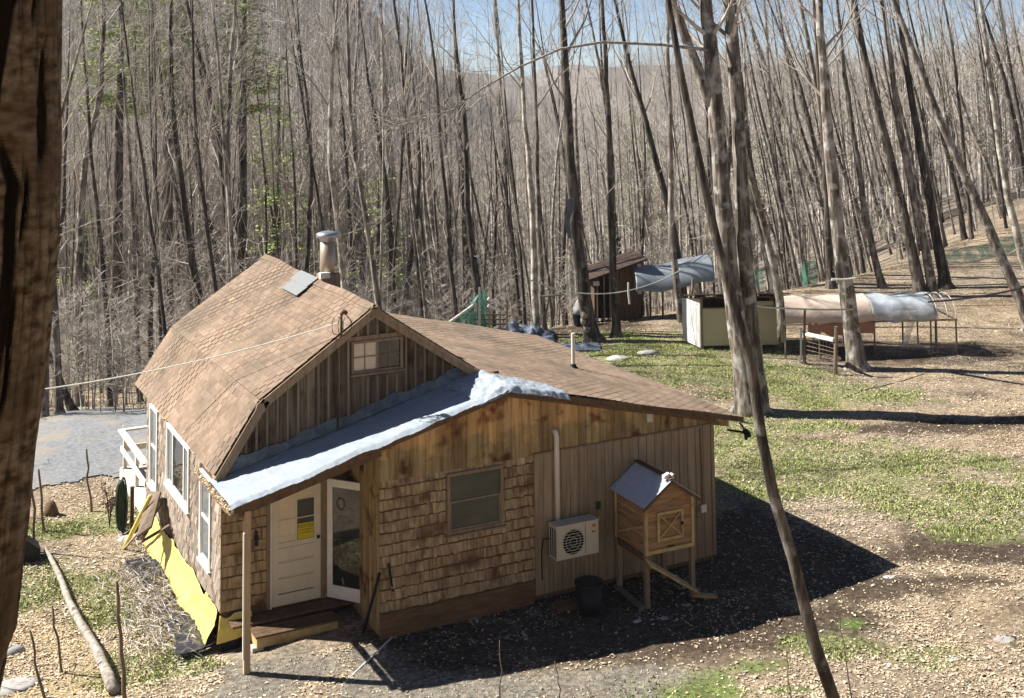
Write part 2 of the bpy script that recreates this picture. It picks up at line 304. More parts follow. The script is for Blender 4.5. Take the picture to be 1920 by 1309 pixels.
# ================================================================ SETTING
def world_ell(px, py, rx, ry): P = G(px, py); return (P[0], P[1], rx, ry)
E_G = [(1250, 655, 4.5, 3.2), (1420, 700, 3.0, 2.2), (1560, 745, 3.0, 1.4), (1380, 900, 1.4, 1.2), (1560, 900, 3.0, 2.2), (1700, 870, 2.4, 1.8), (1820, 930, 2.0, 1.4), (60, 1100, 1.4, 1.4), (240, 1150, 1.0, .9), (300, 1260, 1.3, .9), (1700, 1230, 1.0, .5), (1560, 1215, .8, .5), (1210, 672, 3.6, 3.0), (1330, 700, 3.0, 2.2), (1160, 690, 2.5, 2), (1480, 735, 3.0, 1.2), (1640, 745, 2.2, .8), (1380, 830, 2.5, 2.2), (1500, 870, 3.2, 2.2), (1640, 900, 2.8, 1.6), (1760, 950, 2.2, 1.2), (1850, 990, 1.5, .9), (1450, 800, 2, 1.4),
       (210, 975, 1.2, 1.4), (110, 990, .8, .9), (80, 1110, .9, .8), (250, 1240, .7, .6), (200, 1120, .5, .5), (330, 1230, .9, .7), (270, 950, .9, 1)]
E_C = [(1300, 1295, 1.3, .6), (1330, 1280, .8, .5), (1420, 1255, .6, .35), (1250, 1305, .9, .4), (1480, 1295, .5, .3), (1600, 1170, .25, .2)]
E_S = [(1150, 1130, 4.2, 1.6), (1400, 1080, 3.0, 1.6), (850, 1240, 2.6, .9), (1830, 1030, 2.5, 1.1), (1640, 1100, 2.2, .9), (1500, 1160, 1.8, .8), (1350, 1190, 3.0, .9), (1150, 1190, 3.5, 1.4), (950, 1200, 3, 1.2), (1790, 1090, 1.6, .5), (1380, 1000, 2.4, 2.2), (1500, 1050, 2.0, 1.2), (1050, 620, 4, 2.5), (1500, 655, 4, 1.6), (1700, 665, 4, 1.2), (1800, 800, 3, 1.0)]  # dark soil, spread wider around the house to deepen its shadow by colour
E_V = [(560, 1250, 1.7, .9), (700, 1290, 1.5, .8), (1000, 1290, 2.2, .6), (850, 1309, 2, .6), (480, 1290, .8, .6), (1180, 1270, 1.4, .4)]
E_T = [(120, 1230, 1.2, .8), (180, 1290, 1.2, .6), (60, 1190, .9, .5)]
E_B = [(330, 1120, .8, 1.4), (280, 1070, .7, 1.2), (370, 1190, .6, .7)]
def wl(L): return [(*G(a, b)[:2], c, d) for a, b, c, d in L]
ELL = {'g': wl(E_G), 'c': wl(E_C), 's': wl(E_S), 'v': wl(E_V), 't': wl(E_T), 'b': wl(E_B)}
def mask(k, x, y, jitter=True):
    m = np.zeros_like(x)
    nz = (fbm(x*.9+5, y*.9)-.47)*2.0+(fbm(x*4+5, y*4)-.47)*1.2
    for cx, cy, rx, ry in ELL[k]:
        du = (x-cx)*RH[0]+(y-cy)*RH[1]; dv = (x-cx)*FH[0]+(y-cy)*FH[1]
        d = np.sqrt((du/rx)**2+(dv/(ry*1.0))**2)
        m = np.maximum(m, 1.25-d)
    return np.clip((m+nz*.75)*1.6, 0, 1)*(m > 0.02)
def gcolor(x, y):
    u, v = w2uv(x, y)
    c = np.zeros((len(x), 3)); leaf = np.array([.39, .305, .21]); n1 = fbm(x*.35, y*.35)[:, None]; n2 = fbm(x*2.2, y*2.2)[:, None]
    c[:] = leaf*(0.55+.85*n2)+np.array([.04, .02, 0.0])*(n1-.47)*4
    c = c*(1-.45*sstep(fbm(x*.8+9, y*.8), .5, .66)[:, None])
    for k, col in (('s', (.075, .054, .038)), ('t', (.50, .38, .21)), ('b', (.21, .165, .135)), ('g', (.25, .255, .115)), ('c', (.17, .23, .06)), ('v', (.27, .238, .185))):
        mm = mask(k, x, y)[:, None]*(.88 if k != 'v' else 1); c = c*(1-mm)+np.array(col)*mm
    far = sstep(v, 70, 115)[:, None]; c = c*(1-far)+(np.array([.21, .185, .165])*(.6+.8*n1))*far
    return c
def ground():
    def axis(a, b, st, out, gr):
        L = [a]
        while L[-1] < b: L.append(L[-1]+st)
        s = st; hi = [L[-1]]
        while hi[-1] < out[1]: s *= gr; hi.append(hi[-1]+s)
        s = st; lo = [L[0]]
        while lo[-1] > out[0]: s *= gr; lo.append(lo[-1]-s)
        return np.array(lo[::-1][:-1]+L+hi[1:])
    U = axis(-17, 20, .17, (-700, 900), 1.12); V = axis(19, 46, .17, (-12, 1300), 1.08)
    uu, vv = np.meshgrid(U, V); x, y = uv2w(uu.ravel(), vv.ravel()); z = T(x, y)
    nu = len(U); nv = len(V)
    idx = np.arange(nu*nv).reshape(nv, nu); f = np.stack([idx[:-1, :-1], idx[:-1, 1:], idx[1:, 1:], idx[1:, :-1]], -1).reshape(-1, 4)
    me = bpy.data.meshes.new('ground'); me.vertices.add(nu*nv); me.vertices.foreach_set('co', np.stack([x, y, z], -1).ravel())
    me.loops.add(len(f)*4); me.loops.foreach_set('vertex_index', f.ravel()); me.polygons.add(len(f)); me.polygons.foreach_set('loop_start', np.arange(len(f))*4)
    me.update(calc_edges=True); me.validate()
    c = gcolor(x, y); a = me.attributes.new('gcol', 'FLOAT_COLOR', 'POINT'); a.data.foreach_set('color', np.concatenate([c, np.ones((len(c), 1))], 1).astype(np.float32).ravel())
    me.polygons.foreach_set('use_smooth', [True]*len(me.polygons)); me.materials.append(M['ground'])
    o = bpy.data.objects.new('ground', me); COL.objects.link(o); o['kind'] = 'structure'; o['label'] = 'leaf strewn ground with grass patches, falling away to wooded hills'
ground()
def inpoly(x, y, poly):
    c = np.zeros(len(x), bool); n = len(poly)
    for i in range(n):
        x1, y1 = poly[i]; x2, y2 = poly[(i+1) % n]
        t = ((y1 > y) != (y2 > y)) & (x < (x2-x1)*(y-y1)/(y2-y1+1e-12)+x1); c ^= t
    return c
def driveway():
    pp = [(-60, 850), (-40, 800), (40, 790), (110, 772), (200, 764), (330, 758), (420, 762), (420, 900), (330, 905), (262, 885), (225, 893), (150, 903), (60, 915), (20, 935), (-60, 960)]
    poly = [tuple(G(*q)[:2]) for q in pp]
    xs = [p[0] for p in poly]; ys = [p[1] for p in poly]; st = .09
    X, Y = np.meshgrid(np.arange(min(xs), max(xs), st), np.arange(min(ys), max(ys), st)); sh = X.shape; x = X.ravel(); y = Y.ravel()
    jx = x+(fbm(x*2, y*2)-.47)*.9; jy = y+(fbm(x*2+50, y*2)-.47)*.9
    ins = inpoly(jx, jy, poly).reshape(sh); z = T(x, y)+.035
    idx = np.arange(len(x)).reshape(sh); k = ins[:-1, :-1] & ins[1:, :-1] & ins[:-1, 1:] & ins[1:, 1:]
    f = np.stack([idx[:-1, :-1], idx[:-1, 1:], idx[1:, 1:], idx[1:, :-1]], -1)[k]
    use = np.unique(f); mp = -np.ones(len(x), int); mp[use] = np.arange(len(use))
    me = bpy.data.meshes.new('driveway'); me.from_pydata(np.stack([x, y, z], -1)[use].tolist(), [], mp[f].tolist()); me.materials.append(M['drive'])
    me.polygons.foreach_set('use_smooth', [True]*len(me.polygons))
    o = bpy.data.objects.new('driveway', me); COL.objects.link(o); o['kind'] = 'structure'; o['label'] = 'grey gravel driveway beyond the deck'
driveway()
def scatter(name, n, fn, mat, label, cat, region=None):
    """mass of little leaves / blades: one object of many faces"""
    us = RNG.uniform(-16, 24, n*4); vs = 18.5+RNG.random(n*4)**1.45*(34 if name != 'leaf_litter' else 55); us = us*np.clip(vs/45, 1, 1.6)
    x, y = uv2w(us, vs)
    px = 960+CF*us/vs; keep = (px > -60) & (px < 1990)
    # nothing grows inside the house
    keep &= ~((x > -.05) & (x < 9.9) & (y > -1.6) & (y < 7.0))
    x = x[keep]; y = y[keep]; vs = vs[keep]; p = fn(x, y, vs); k = RNG.random(len(x)) < p; x = x[k][:n]; y = y[k][:n]; vs = vs[k][:n]
    z = T(x, y); m = len(x)
    return x, y, z, vs, m
def mesh_np(name, co, nper, mat, tint=None):
    n = len(co)//nper; me = bpy.data.meshes.new(name); me.vertices.add(len(co)); me.vertices.foreach_set('co', co.ravel())
    me.loops.add(len(co)); me.loops.foreach_set('vertex_index', np.arange(len(co))); me.polygons.add(n); me.polygons.foreach_set('loop_start', np.arange(n)*nper)
    me.update(calc_edges=True)
    a = me.attributes.new('tint', 'FLOAT', 'FACE'); a.data.foreach_set('value', (RNG.random(n) if tint is None else tint).astype(np.float32))
    me.materials.append(M[mat]); o = bpy.data.objects.new(name, me); COL.objects.link(o); return o
def leaves():
    def dens(x, y, v):
        g = mask('g', x, y); s = mask('s', x, y); vv = mask('v', x, y); c = mask('c', x, y)
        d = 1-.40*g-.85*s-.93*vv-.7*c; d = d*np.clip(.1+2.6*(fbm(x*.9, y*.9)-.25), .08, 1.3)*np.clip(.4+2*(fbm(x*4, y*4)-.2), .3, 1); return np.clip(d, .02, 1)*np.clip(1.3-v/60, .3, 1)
    x, y, z, v, m = scatter('leaf_litter', 270000, dens, 0, 0, 0)
    a = RNG.uniform(0, 2*np.pi, m); s = RNG.uniform(.013, .036, m); tx = RNG.uniform(-.22, .22, m); ty = RNG.uniform(-.22, .22, m)
    curl = RNG.uniform(-.1, .6, m); s = s*np.where(RNG.random(m) < .12, 1.6, 1)
    co = np.zeros((m, 4, 3))
    for k, (dx, dy) in enumerate([(-1, -.1), (0, -.62), (1, .1), (0, .62)]):
        X = (np.cos(a)*dx-np.sin(a)*dy)*s; Y = (np.sin(a)*dx+np.cos(a)*dy)*s
        co[:, k, 0] = x+X; co[:, k, 1] = y+Y; co[:, k, 2] = z+.010+X*tx+Y*ty+(s*curl if k % 2 else 0)
    o = mesh_np('leaf_litter', co.reshape(-1, 3), 4, 'leafstuff'); tag(o, 'pale dry fallen leaves scattered over the yard', 'leaves', kind='stuff')
leaves()
def blades(name, key, n, mat, h0, h1, label):
    x, y, z, v, m = scatter(name, n, lambda x, y, v: np.clip(mask(key, x, y)*np.clip(3.4*(fbm(x*1.3+3, y*1.3)-.24), .12, 1)*(.4+fbm(x*5, y*5)*1.2)-.08, 0, 1), 0, 0, 0)
    a = RNG.uniform(0, 2*np.pi, m); h = RNG.uniform(h0, h1, m); wd = RNG.uniform(.008, .02, m)*1.3; lx = RNG.normal(0, .6, m)*h; ly = RNG.normal(0, .6, m)*h
    co = np.zeros((m, 3, 3)); co[:, 0] = np.stack([x-np.cos(a)*wd, y-np.sin(a)*wd, z-.01], -1); co[:, 1] = np.stack([x+np.cos(a)*wd, y+np.sin(a)*wd, z-.01], -1); co[:, 2] = np.stack([x+lx, y+ly, z+h], -1)
    o = mesh_np(name, co.reshape(-1, 3), 3, mat); tag(o, label, 'grass', kind='stuff')
blades('grass', 'g', 240000, 'grass', .025, .075, 'short spring grass growing through the fallen leaves')
blades('clover', 'c', 16000, 'clover', .03, .08, 'bright green clover patches at the front of the yard')
def straw():
    x, y, z, v, m = scatter('straw', 9000, lambda x, y, v: np.clip(np.maximum(mask('t', x, y), mask('b', x, y)*.8), 0, 1), 0, 0, 0)
    a = RNG.uniform(0, 2*np.pi, m); l = RNG.uniform(.06, .2, m); w_ = .006
    co = np.zeros((m, 4, 3)); cx, cy = np.cos(a), np.sin(a); dz = RNG.uniform(0, .05, m)
    for k, (s1, s2) in enumerate([(-1, -1), (1, -1), (1, 1), (-1, 1)]): co[:, k] = np.stack([x+cx*l*s1*.5-cy*w_*s2, y+cy*l*s1*.5+cx*w_*s2, z+.03+dz*(s1 > 0)], -1)
    o = mesh_np('straw', co.reshape(-1, 3), 4, 'straw'); tag(o, 'loose straw and dead stems on the ground left of the house', 'straw', kind='stuff')
straw()
def pebbles():
    x, y, z, v, m = scatter('gravel', 14000, lambda x, y, v: np.clip(np.maximum(mask('v', x, y), mask('s', x, y)*.25), 0, 1), 0, 0, 0)
    s = RNG.uniform(.008, .026, m)**1; a = RNG.uniform(0, 6.28, m)
    tri = []
    base = np.array([(1, 0, 0), (-.3, .9, 0), (-.7, -.8, 0), (0, 0, .7)])
    fc = [(0, 1, 3), (1, 2, 3), (2, 0, 3)]
    P = np.zeros((m, 4, 3))
    for k in range(4): P[:, k] = np.stack([x+(base[k, 0]*np.cos(a)-base[k, 1]*np.sin(a))*s, y+(base[k, 0]*np.sin(a)+base[k, 1]*np.cos(a))*s, z+.004+base[k, 2]*s], -1)
    co = np.concatenate([P[:, list(f)] for f in fc], 1).reshape(-1, 3)
    o = mesh_np('gravel', co, 3, 'stone'); tag(o, 'loose gravel stones in front of the porch and along the path', 'gravel', kind='stuff')
pebbles()
def twigs():
    m = MB()
    for i in range(1500):
        v_ = 19+random.random()**1.2*60; px = random.uniform(-40, 1960); x, y = uv2w((px-960)/CF*v_, v_)
        if -.3 < x < 10.2 and -2 < y < 7.3: continue
        if float(mask('v', np.array([x]), np.array([y]))[0]) > .3: continue
        a = random.uniform(0, 6.3); l = random.uniform(.12, .55)*(1+max(0, v_-40)/40); z = Ts(x, y); b = a+random.gauss(0, .4)
        p = Vector((x, y, z+.015)); q = p+Vector((math.cos(a)*l*.5, math.sin(a)*l*.5, random.uniform(0, .04))); r_ = q+Vector((math.cos(b)*l*.5, math.sin(b)*l*.5, random.uniform(-.02, .04)))
        m.tube([p, q, r_], [.010, .008, .004], 3, cap=False)
    tag(m.build('fallen_twigs', 'stick'), 'thin fallen twigs lying all over the leaf litter', 'twigs', kind='stuff')
twigs()
# ================================================================ HOUSE
XE, ZE, XB, ZB, XR, ZR = -.266, 2.735, .563, 3.968, 2.829, 5.472
YF, YB = -.51, 6.99; YP = -1.81; YW = -1.69; YG = -.32
XP, ZP = 5.095, 3.90; XR2, ZR2 = 10.633, 2.609; YB2 = 7.44; ZL = 2.589; XW0, XW1 = 2.468, 9.888
house = thing('house', 'shingled wooden cabin with tan gambrel roof and low side addition', 'house', (0, 0, 0), world=True)
def V3(*a): return Vector(a)
def shingles(mb, O, u, v, n, W, H, ex, wr, th, holes=(), over=1.12, ragged=.01, gap=.003, tintf=None, skew=0, sag=None, butt=None):
    O = Vector(O); u = Vector(u); v = Vector(v); n = Vector(n); k = 0; h = 0
    while h < H-.01:
        hh = min(ex*over, H-h)
        ints = [(0.0, W)]
        for (a, b, c, d) in holes:
            if h+ex*.6 > c and h+ex*.4 < d:
                new = []
                for (p, q) in ints:
                    if b <= p or a >= q: new.append((p, q)); continue
                    if a > p: new.append((p, a))
                    if b < q: new.append((b, q))
                ints = new
        for (p, q) in ints:
            x = p-(random.random()*wr[0] if wr[0] != wr[1] else (k % 2)*wr[0]*.5)
            while x < q:
                ww = random.uniform(*wr); a = max(x, p); b = min(x+ww, q); x += ww
                if b-a < .012: continue
                j = random.uniform(-ragged, ragged); z0 = max(0, h+j); z1 = h+hh; a += gap/2; b -= gap/2
                t0 = th*random.uniform(.8, 1.25); t1 = th*.12
                s0 = sag(a+(b-a)/2, h) if sag else 0
                c = [O+u*a+v*z0+n*s0, O+u*b+v*z0+n*s0, O+u*b+v*z0+n*(t0+s0), O+u*a+v*z0+n*(t0+s0), O+u*a+v*z1+n*s0, O+u*b+v*z1+n*s0, O+u*b+v*z1+n*(t1+s0), O+u*a+v*z1+n*(t1+s0)]
                mb.hexa(c, tintf(a, h) if tintf else None)
                if butt is not None:  # dark butt strip: weathering stain that also paints in the course shadow line
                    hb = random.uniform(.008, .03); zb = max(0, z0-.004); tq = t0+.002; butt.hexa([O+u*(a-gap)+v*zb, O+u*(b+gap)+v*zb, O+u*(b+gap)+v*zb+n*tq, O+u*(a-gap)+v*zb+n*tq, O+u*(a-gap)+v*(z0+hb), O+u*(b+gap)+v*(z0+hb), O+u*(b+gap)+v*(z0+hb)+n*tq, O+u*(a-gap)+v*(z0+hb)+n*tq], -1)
        h += ex; k += 1
def plane_box(mb, p, q, r, s_, th, tint=.5):   # slab from 4 corners, extruded down its normal
    p, q, r, s_ = map(Vector, (p, q, r, s_)); n = (q-p).cross(s_-p).normalized()
    mb.hexa([p-n*th, q-n*th, r-n*th, s_-n*th, p, q, r, s_], tint)
roof = part_of(bpy.data.objects.new('roof', None)); COL.objects.link(roof); roof.parent = house; roof['_w'] = 1
def sagf(x, h): return .018*math.sin(x*1.1+.5)+.01*math.sin(x*2.7+h*1.3)
def roof_plane(A, B, W, name, yb=YB, yf=YF, sag=sagf, th=.09, parent=roof, ex=.14, tw=(.26, .26)):
    """A lower edge (x,z), B upper edge; shingles run along y"""
    a = Vector((A[0], yf, A[1])); up = Vector((B[0]-A[0], 0, B[1]-A[1])); H = up.length; v = up.normalized(); u = Vector((0, 1, 0)); n = u.cross(v)*(1 if u.cross(v).z > 0 else -1)
    mb = MB(); W = yb-yf
    def tf(a_, h_): 
        return min(1, max(0, .5+random.gauss(0, .2)+(float(fbm(a_*.5, h_*.5))-.47)*1.2))
    shingles(mb, a+n*.006, u, v, n, W, H, ex, tw, .011, sag=sag, tintf=tf, gap=.012, over=1.06, ragged=.003)
    o = mb.build(name, 'shingle', parent)
    d = MB(); p0 = a; p1 = a+u*W; d.hexa([p0-n*th, p1-n*th, p1+v*H-n*th, p0+v*H-n*th, p0-n*.018, p1-n*.018, p1+v*H-n*.018, p0+v*H-n*.018], .5)
    d.build('roof_deck', 'trim', parent); return o
BR = (2*XR-XB, ZB)
o1 = roof_plane((XE, ZE), (XB, ZB), 0, 'lower_slope'); o2 = roof_plane((XB, ZB), (XR, ZR), 0, 'upper_slope'); o3 = roof_plane((2*XR-XB, ZB), (XR, ZR), 0, 'far_slope', sag=None)
o4 = roof_plane((XR2, ZR2), (XP, ZP+.03), 0, 'addition_slope', yb=YB2, yf=YP, sag=lambda x, h: .012*math.sin(x*.9)+.012*math.sin(h*2+x*.4))
# ridge cap
rc = MB(); y = YF
while y < YB:
    for sgn, dx, dz in ((-1, -.13, -.08), (1, .13, -.08)):
        rc.hexa([(XR, y, ZR+.02+sagf(y-YF, 2.7)), (XR, y+.24, ZR+.02+sagf(y-YF, 2.7)), (XR+dx, y+.24, ZR+dz+.02+sagf(y-YF, 2.7)), (XR+dx, y, ZR+dz+.02+sagf(y-YF, 2.7)),
                 (XR, y, ZR+.036+sagf(y-YF, 2.7)), (XR, y+.24, ZR+.036+sagf(y-YF, 2.7)), (XR+dx, y+.24, ZR+dz+.036+sagf(y-YF, 2.7)), (XR+dx, y, ZR+dz+.036+sagf(y-YF, 2.7))])
    y += .25
rc.build('ridge_cap', 'shingle', roof)
# grey patch
pm = MB(); un = Vector((XB-XR, 0, ZB-ZR)).normalized(); nn = Vector((-.5529, 0, .8333))
def upp(y, d, h=.04): return Vector((XR, y, ZR))+un*d+Vector((un.z*-1, 0, un.x))*(-1 if -un.x < 0 else 1)*0+Vector((ZB-ZR, 0, -(XB-XR))).normalized()*h
for y0, y1, d0, d1 in ((2.9, 4.1, -.02, .30), (2.86, 3.95, .28, .58)):
    pm.hexa([upp(y0, d0, .035), upp(y1, d0, .035), upp(y1, d1, .04), upp(y0, d1, .04), upp(y0, d0, .05), upp(y1, d0, .05), upp(y1, d1, .056), upp(y0, d1, .056)], .5)
pm.build('roof_patch', 'roofpatch', roof)['label'] = 'grey shingle patch near the ridge'
# rake trim of the gambrel
rk = MB()
for A, B in (((XE, ZE), (XB, ZB)), ((XB, ZB), (XR, ZR)), ((XR, ZR), BR)):
    d = Vector((B[0]-A[0], 0, B[1]-A[1])).normalized(); n = Vector((-d.z, 0, d.x)); n = n if n.z > 0 else -n
    for off, yy, tt, hh in ((-.10, YF-.012, .024, .15), (-.04, YF-.03, .024, .06)):
        a = Vector((A[0], yy, A[1]))+n*off; b = Vector((B[0], yy, B[1]))+n*off
        rk.beam(a-d*.05, b+d*.06, tt, hh, up=tuple(n))
for gx_, gz_, dz in ((XB, ZB, -.10), (XR, ZR, -.11)):
    rk.hexa([(gx_-.10, YF-.046, gz_+dz-.10), (gx_+.10, YF-.046, gz_+dz-.10), (gx_+.10, YF+.02, gz_+dz-.10), (gx_-.10, YF+.02, gz_+dz-.10), (gx_-.06, YF-.046, gz_+dz+.06), (gx_+.06, YF-.046, gz_+dz+.06), (gx_+.06, YF+.02, gz_+dz+.06), (gx_-.06, YF+.02, gz_+dz+.06)], .5)
rk.build('rake_board', 'trim', roof)
# soffit strip between roof edge and gable wall
def gz(x):
    if x < XB: return ZE+(x-XE)*(ZB-ZE)/(XB-XE)
    if x < XR: return ZB+(x-XB)*(ZR-ZB)/(XR-XB)
    if x < BR[0]: return ZR-(x-XR)*(ZR-ZB)/(BR[0]-XR)
    return ZB
def lz(x): return ZL+(x-XE)*(ZP-ZL)/(XP-XE) if x < XP else ZP-(x-XP)*(ZP-ZR2)/(XR2-XP)
def vboards(mb, x0, x1, zb, zt, y, t, wr, gap=.004, ny=-1, holes=()):
    x = x0
    while x < x1-.01:
        w_ = min(random.uniform(*wr), x1-x)
        for h_ in holes:
            for e_ in h_[:2]:
                if x+.01 < e_ < x+w_: w_ = e_-x
        a, b = x+gap/2, x+w_-gap/2; tt = t*random.uniform(.85, 1.15)
        segs = [(zb(a), zb(b), zt(a), zt(b))]
        for (ha, hb, hc, hd) in holes:
            if b > ha and a < hb:
                ns = []
                for s in segs:
                    if s[0] < hc < s[2]: ns.append((s[0], s[1], hc, hc))
                    if s[2] > hd > s[0]: ns.append((hd, hd, s[2], s[3]))
                segs = ns or segs
        ti = random.random()
        for s in segs:
            if s[2]-s[0] < .02 and s[3]-s[1] < .02: continue
            y0, y1 = y, y+ny*tt
            mb.hexa([(a, y1, s[0]), (b, y1, s[1]), (b, y0, s[1]), (a, y0, s[0]), (a, y1, max(s[2], s[0]+.01)), (b, y1, max(s[3], s[1]+.01)), (b, y0, max(s[3], s[1]+.01)), (a, y0, max(s[2], s[0]+.01))], ti)
        x += w_
gw = MB(); ghole = (2.41, 3.46, 4.18, 4.80)
vboards(gw, .02, 5.6, lambda x: min(lz(x)-.1, gz(x)-.12), lambda x: gz(x)-.09, YG, .025, (.17, .23), holes=[ghole])
gable = gw.build('gable_wall', 'board_gray', house)
x = .12
while x < 5.0:
    if not (ghole[0]-.06 < x < ghole[1]+.03): zs = [(lz(x), gz(x)-.12)]
    else: zs = [(lz(x), 4.10), (4.905, gz(x)-.12)]
    for z0, z1 in zs:
        if z1 > z0+.05: gb = MB(); gb.box(x, x+.045, YG-.052, YG-.026, z0, z1); gb.build('batten', 'batten', gable)
    x += .2
def window(name, x0, x1, z0, z1, y, fr=.06, mat='trim', label=None, panes=(), parent=house, depth=.05, mun=None, sill=True, axis='y'):
    """frame in the wall plane facing -y (axis y) or facing -x (axis x)"""
    def bx(mb, a, b, c, d, t0, t1):      # a,b along wall; c,d z; t0..t1 outward
        if axis == 'y': mb.box(a, b, y-t1, y-t0, c, d)
        else: mb.box(y-t1, y-t0, a, b, c, d)
    f = MB()
    bx(f, x0-fr, x0, z0-fr, z1+fr, -.02, depth); bx(f, x1, x1+fr, z0-fr, z1+fr, -.02, depth); bx(f, x0, x1, z1, z1+fr, -.02, depth); bx(f, x0, x1, z0-fr, z0, -.02, depth)
    w_ = bpy.data.objects.new(name, None); COL.objects.link(w_); w_.parent = parent; w_['_w'] = 1
    if label: w_['label'] = label
    f.build('frame', mat, w_)
    if sill:
        s = MB(); bx(s, x0-fr-.03, x1+fr+.03, z0-fr-.035, z0-fr-.002, -.01, depth+.04); s.build('sill', mat, w_)
    for (a, b, c, d, mt) in panes:
        p = MB(); bx(p, a, b, c, d, -.02, .008); p.build('pane', mt, w_)
    if mun:
        m = MB()
        for a, b, c, d in mun: bx(m, a, b, c, d, .009, .028)
        m.build('muntin', mat, w_)
    return w_
xm = (2.41+3.46)/2
window('gable_window', 2.45, 3.42, 4.24, 4.76, YG-.02, fr=.05, label='small sliding sash window with one cream half in the gable', panes=[(2.45, xm-.01, 4.24, 4.76, 'curtain'), (xm+.01, 3.42, 4.24, 4.76, 'glass')],
       mun=[(xm-.02, xm+.02, 4.24, 4.76), (2.45, xm-.02, 4.485, 4.505), (xm+.02, 3.42, 4.485, 4.505), (2.675, 2.69, 4.24, 4.485), (2.675, 2.69, 4.505, 4.76), (3.175, 3.19, 4.24, 4.485), (3.175, 3.19, 4.505, 4.76)])
tb = MB(); tb.box(2.34, 3.55, YG-.06, YG-.027, 4.82, 4.90); tb.build('head_trim', 'trim', gable)
# ---- front wall of the addition
ftop = lambda x: lz(x)-.10
core = MB()
core.box(2.50, 9.85, YW+.03, YW+.10, -.2, 2.55, .5)
vboards(core, 2.50, 9.85, lambda x: 2.551, ftop, YW+.10, .07, (.4, .4), gap=0)
core.box(2.50, 9.85, 6.9, 6.97, -.3, 2.5, .5); core.box(9.78, 9.85, YW+.11, 6.89, -.3, 2.45, .5)
core.build('wall_core', 'trim_dark', house)
fb = MB(); vboards(fb, XW0, 10.35, lambda x: 2.53 if x < 9.9 else ftop(x)-.14, ftop, YW+.028, .03, (.13, .24))
front = fb.build('front_boards', 'board_warm', house)
WH = (3.86-XW0-.06, 4.92-XW0+.06, 1.42-.2-.06, 2.42-.2+.06)
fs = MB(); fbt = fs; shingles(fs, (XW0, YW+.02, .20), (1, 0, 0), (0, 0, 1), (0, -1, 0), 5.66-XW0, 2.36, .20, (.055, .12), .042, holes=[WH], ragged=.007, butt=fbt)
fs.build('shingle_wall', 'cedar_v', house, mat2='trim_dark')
sk = MB(); sk.box(XW0, 5.66, YW-.02, YW+.029, .0, .19); sk.box(XW0, 5.64, YW-.01, YW+.029, -.25, -.002); sk.build('skirt_board', 'skirt', house)
t1 = MB(); x = 5.665; t1.box(5.66, 9.93, YW-.0, YW+.028, -.1, 2.54, .5)
while x < 9.92:
    w_ = min(.195, 9.925-x); t1.box(x+.008, x+w_-.008, YW-.014, YW-.0005, -.1, 2.54, random.random()); x += .2
t1.box(9.86, 9.94, YW-.03, YW-.015, -.1, 2.52); t1.build('siding_panel', 'siding', house)
dr = MB(); dr.box(5.64, 9.93, YW-.035, YW-.004+.02, 2.541, 2.575); dr.build('drip_strip', 'trim', house)
ew = MB(); 
yy = YW+.03
while yy < 6.95: ew.box(9.851, 9.875, yy, min(yy+.19, 6.97), -.25, 2.45); yy += .195
ew.build('end_wall', 'siding', house)
window('wall_window', 3.86, 4.92, 1.42, 2.42, YW, fr=.06, label='square screened window in the shingled front wall', panes=[(3.86, 4.92, 1.42, 2.42, 'glass_screen')], mun=[(3.86, 4.92, 1.93, 1.955), (3.86, 3.89, 1.42, 1.93), (4.89, 4.92, 1.42, 1.93), (3.89, 4.89, 1.42, 1.45)], depth=.055)
# fascia under the addition roof edge
fa = MB()
fa.beam((XP, YP-.012, lz(XP)-.055), (XR2, YP-.012, ZR2-.03), .022, .10, up=(0, 0, 1)); fa.beam((XP, YP+.05, lz(XP)-.125), (9.95, YP+.05, lz(9.95)-.125), .05, .07)
fa.beam((XE, YP-.012, ZL-.07), (XP, YP-.012, lz(XP)-.07), .024, .11); fa.beam((XE+.1, YP+.07, ZL-.15), (XW0, YP+.07, lz(XW0)-.18), .07, .12)
fa.beam((XR2-.01, YP, ZR2-.05), (XR2-.01, YB2, ZR2-.05), .02, .09, up=(0, 0, 1))
fa.build('fascia', 'trim_dark', house)
pr = MB(); plane_box(pr, (XE, YP, ZL), (XP, YP, lz(XP)), (XP, YG-.03, lz(XP)), (XE, YG-.03, ZL), .07); pr.build('porch_roof', 'trim', house)
# ---- porch side wall (x = XW0), porch back wall with door
ps = MB(); yy = YW+.03
while yy < -.02: ps.hexa([(XW0+.03, yy, -.2), (XW0+.03, yy+.17, -.2), (XW0, yy+.17, -.2), (XW0, yy, -.2), (XW0+.03, yy, 2.95), (XW0+.03, yy+.17, 2.95), (XW0, yy+.17, 2.95), (XW0, yy, 2.95)]); yy += .175
ps.build('porch_side_wall', 'board_warm', house)
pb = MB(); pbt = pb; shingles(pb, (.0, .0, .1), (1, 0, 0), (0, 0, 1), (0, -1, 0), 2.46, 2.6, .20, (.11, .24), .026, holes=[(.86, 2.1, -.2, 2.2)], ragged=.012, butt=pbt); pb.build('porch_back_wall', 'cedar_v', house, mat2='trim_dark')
pc = MB(); pc.box(.03, 2.47, .01, .06, -.1, 3.1, .3); pc.build('porch_wall_core', 'trim_dark', house)
jb = MB(); jb.box(.84, .93, -.05, .008, .0, 2.16); jb.box(1.90, 2.02, -.05, .008, .0, 2.16); jb.box(.84, 2.02, -.05, .008, 2.161, 2.26); jb.build('door_frame', 'trim', house)
jw = MB(); jw.box(.905, .931, -.07, -.051, .0, 2.15); jw.build('jamb_strip', 'white', house)
door = bpy.data.objects.new('door', None); COL.objects.link(door); door.parent = house; door['_w'] = 1; door['label'] = 'cream panelled door with window panes and yellow notice'
dm = MB(); DX0, DX1 = .935, 1.895
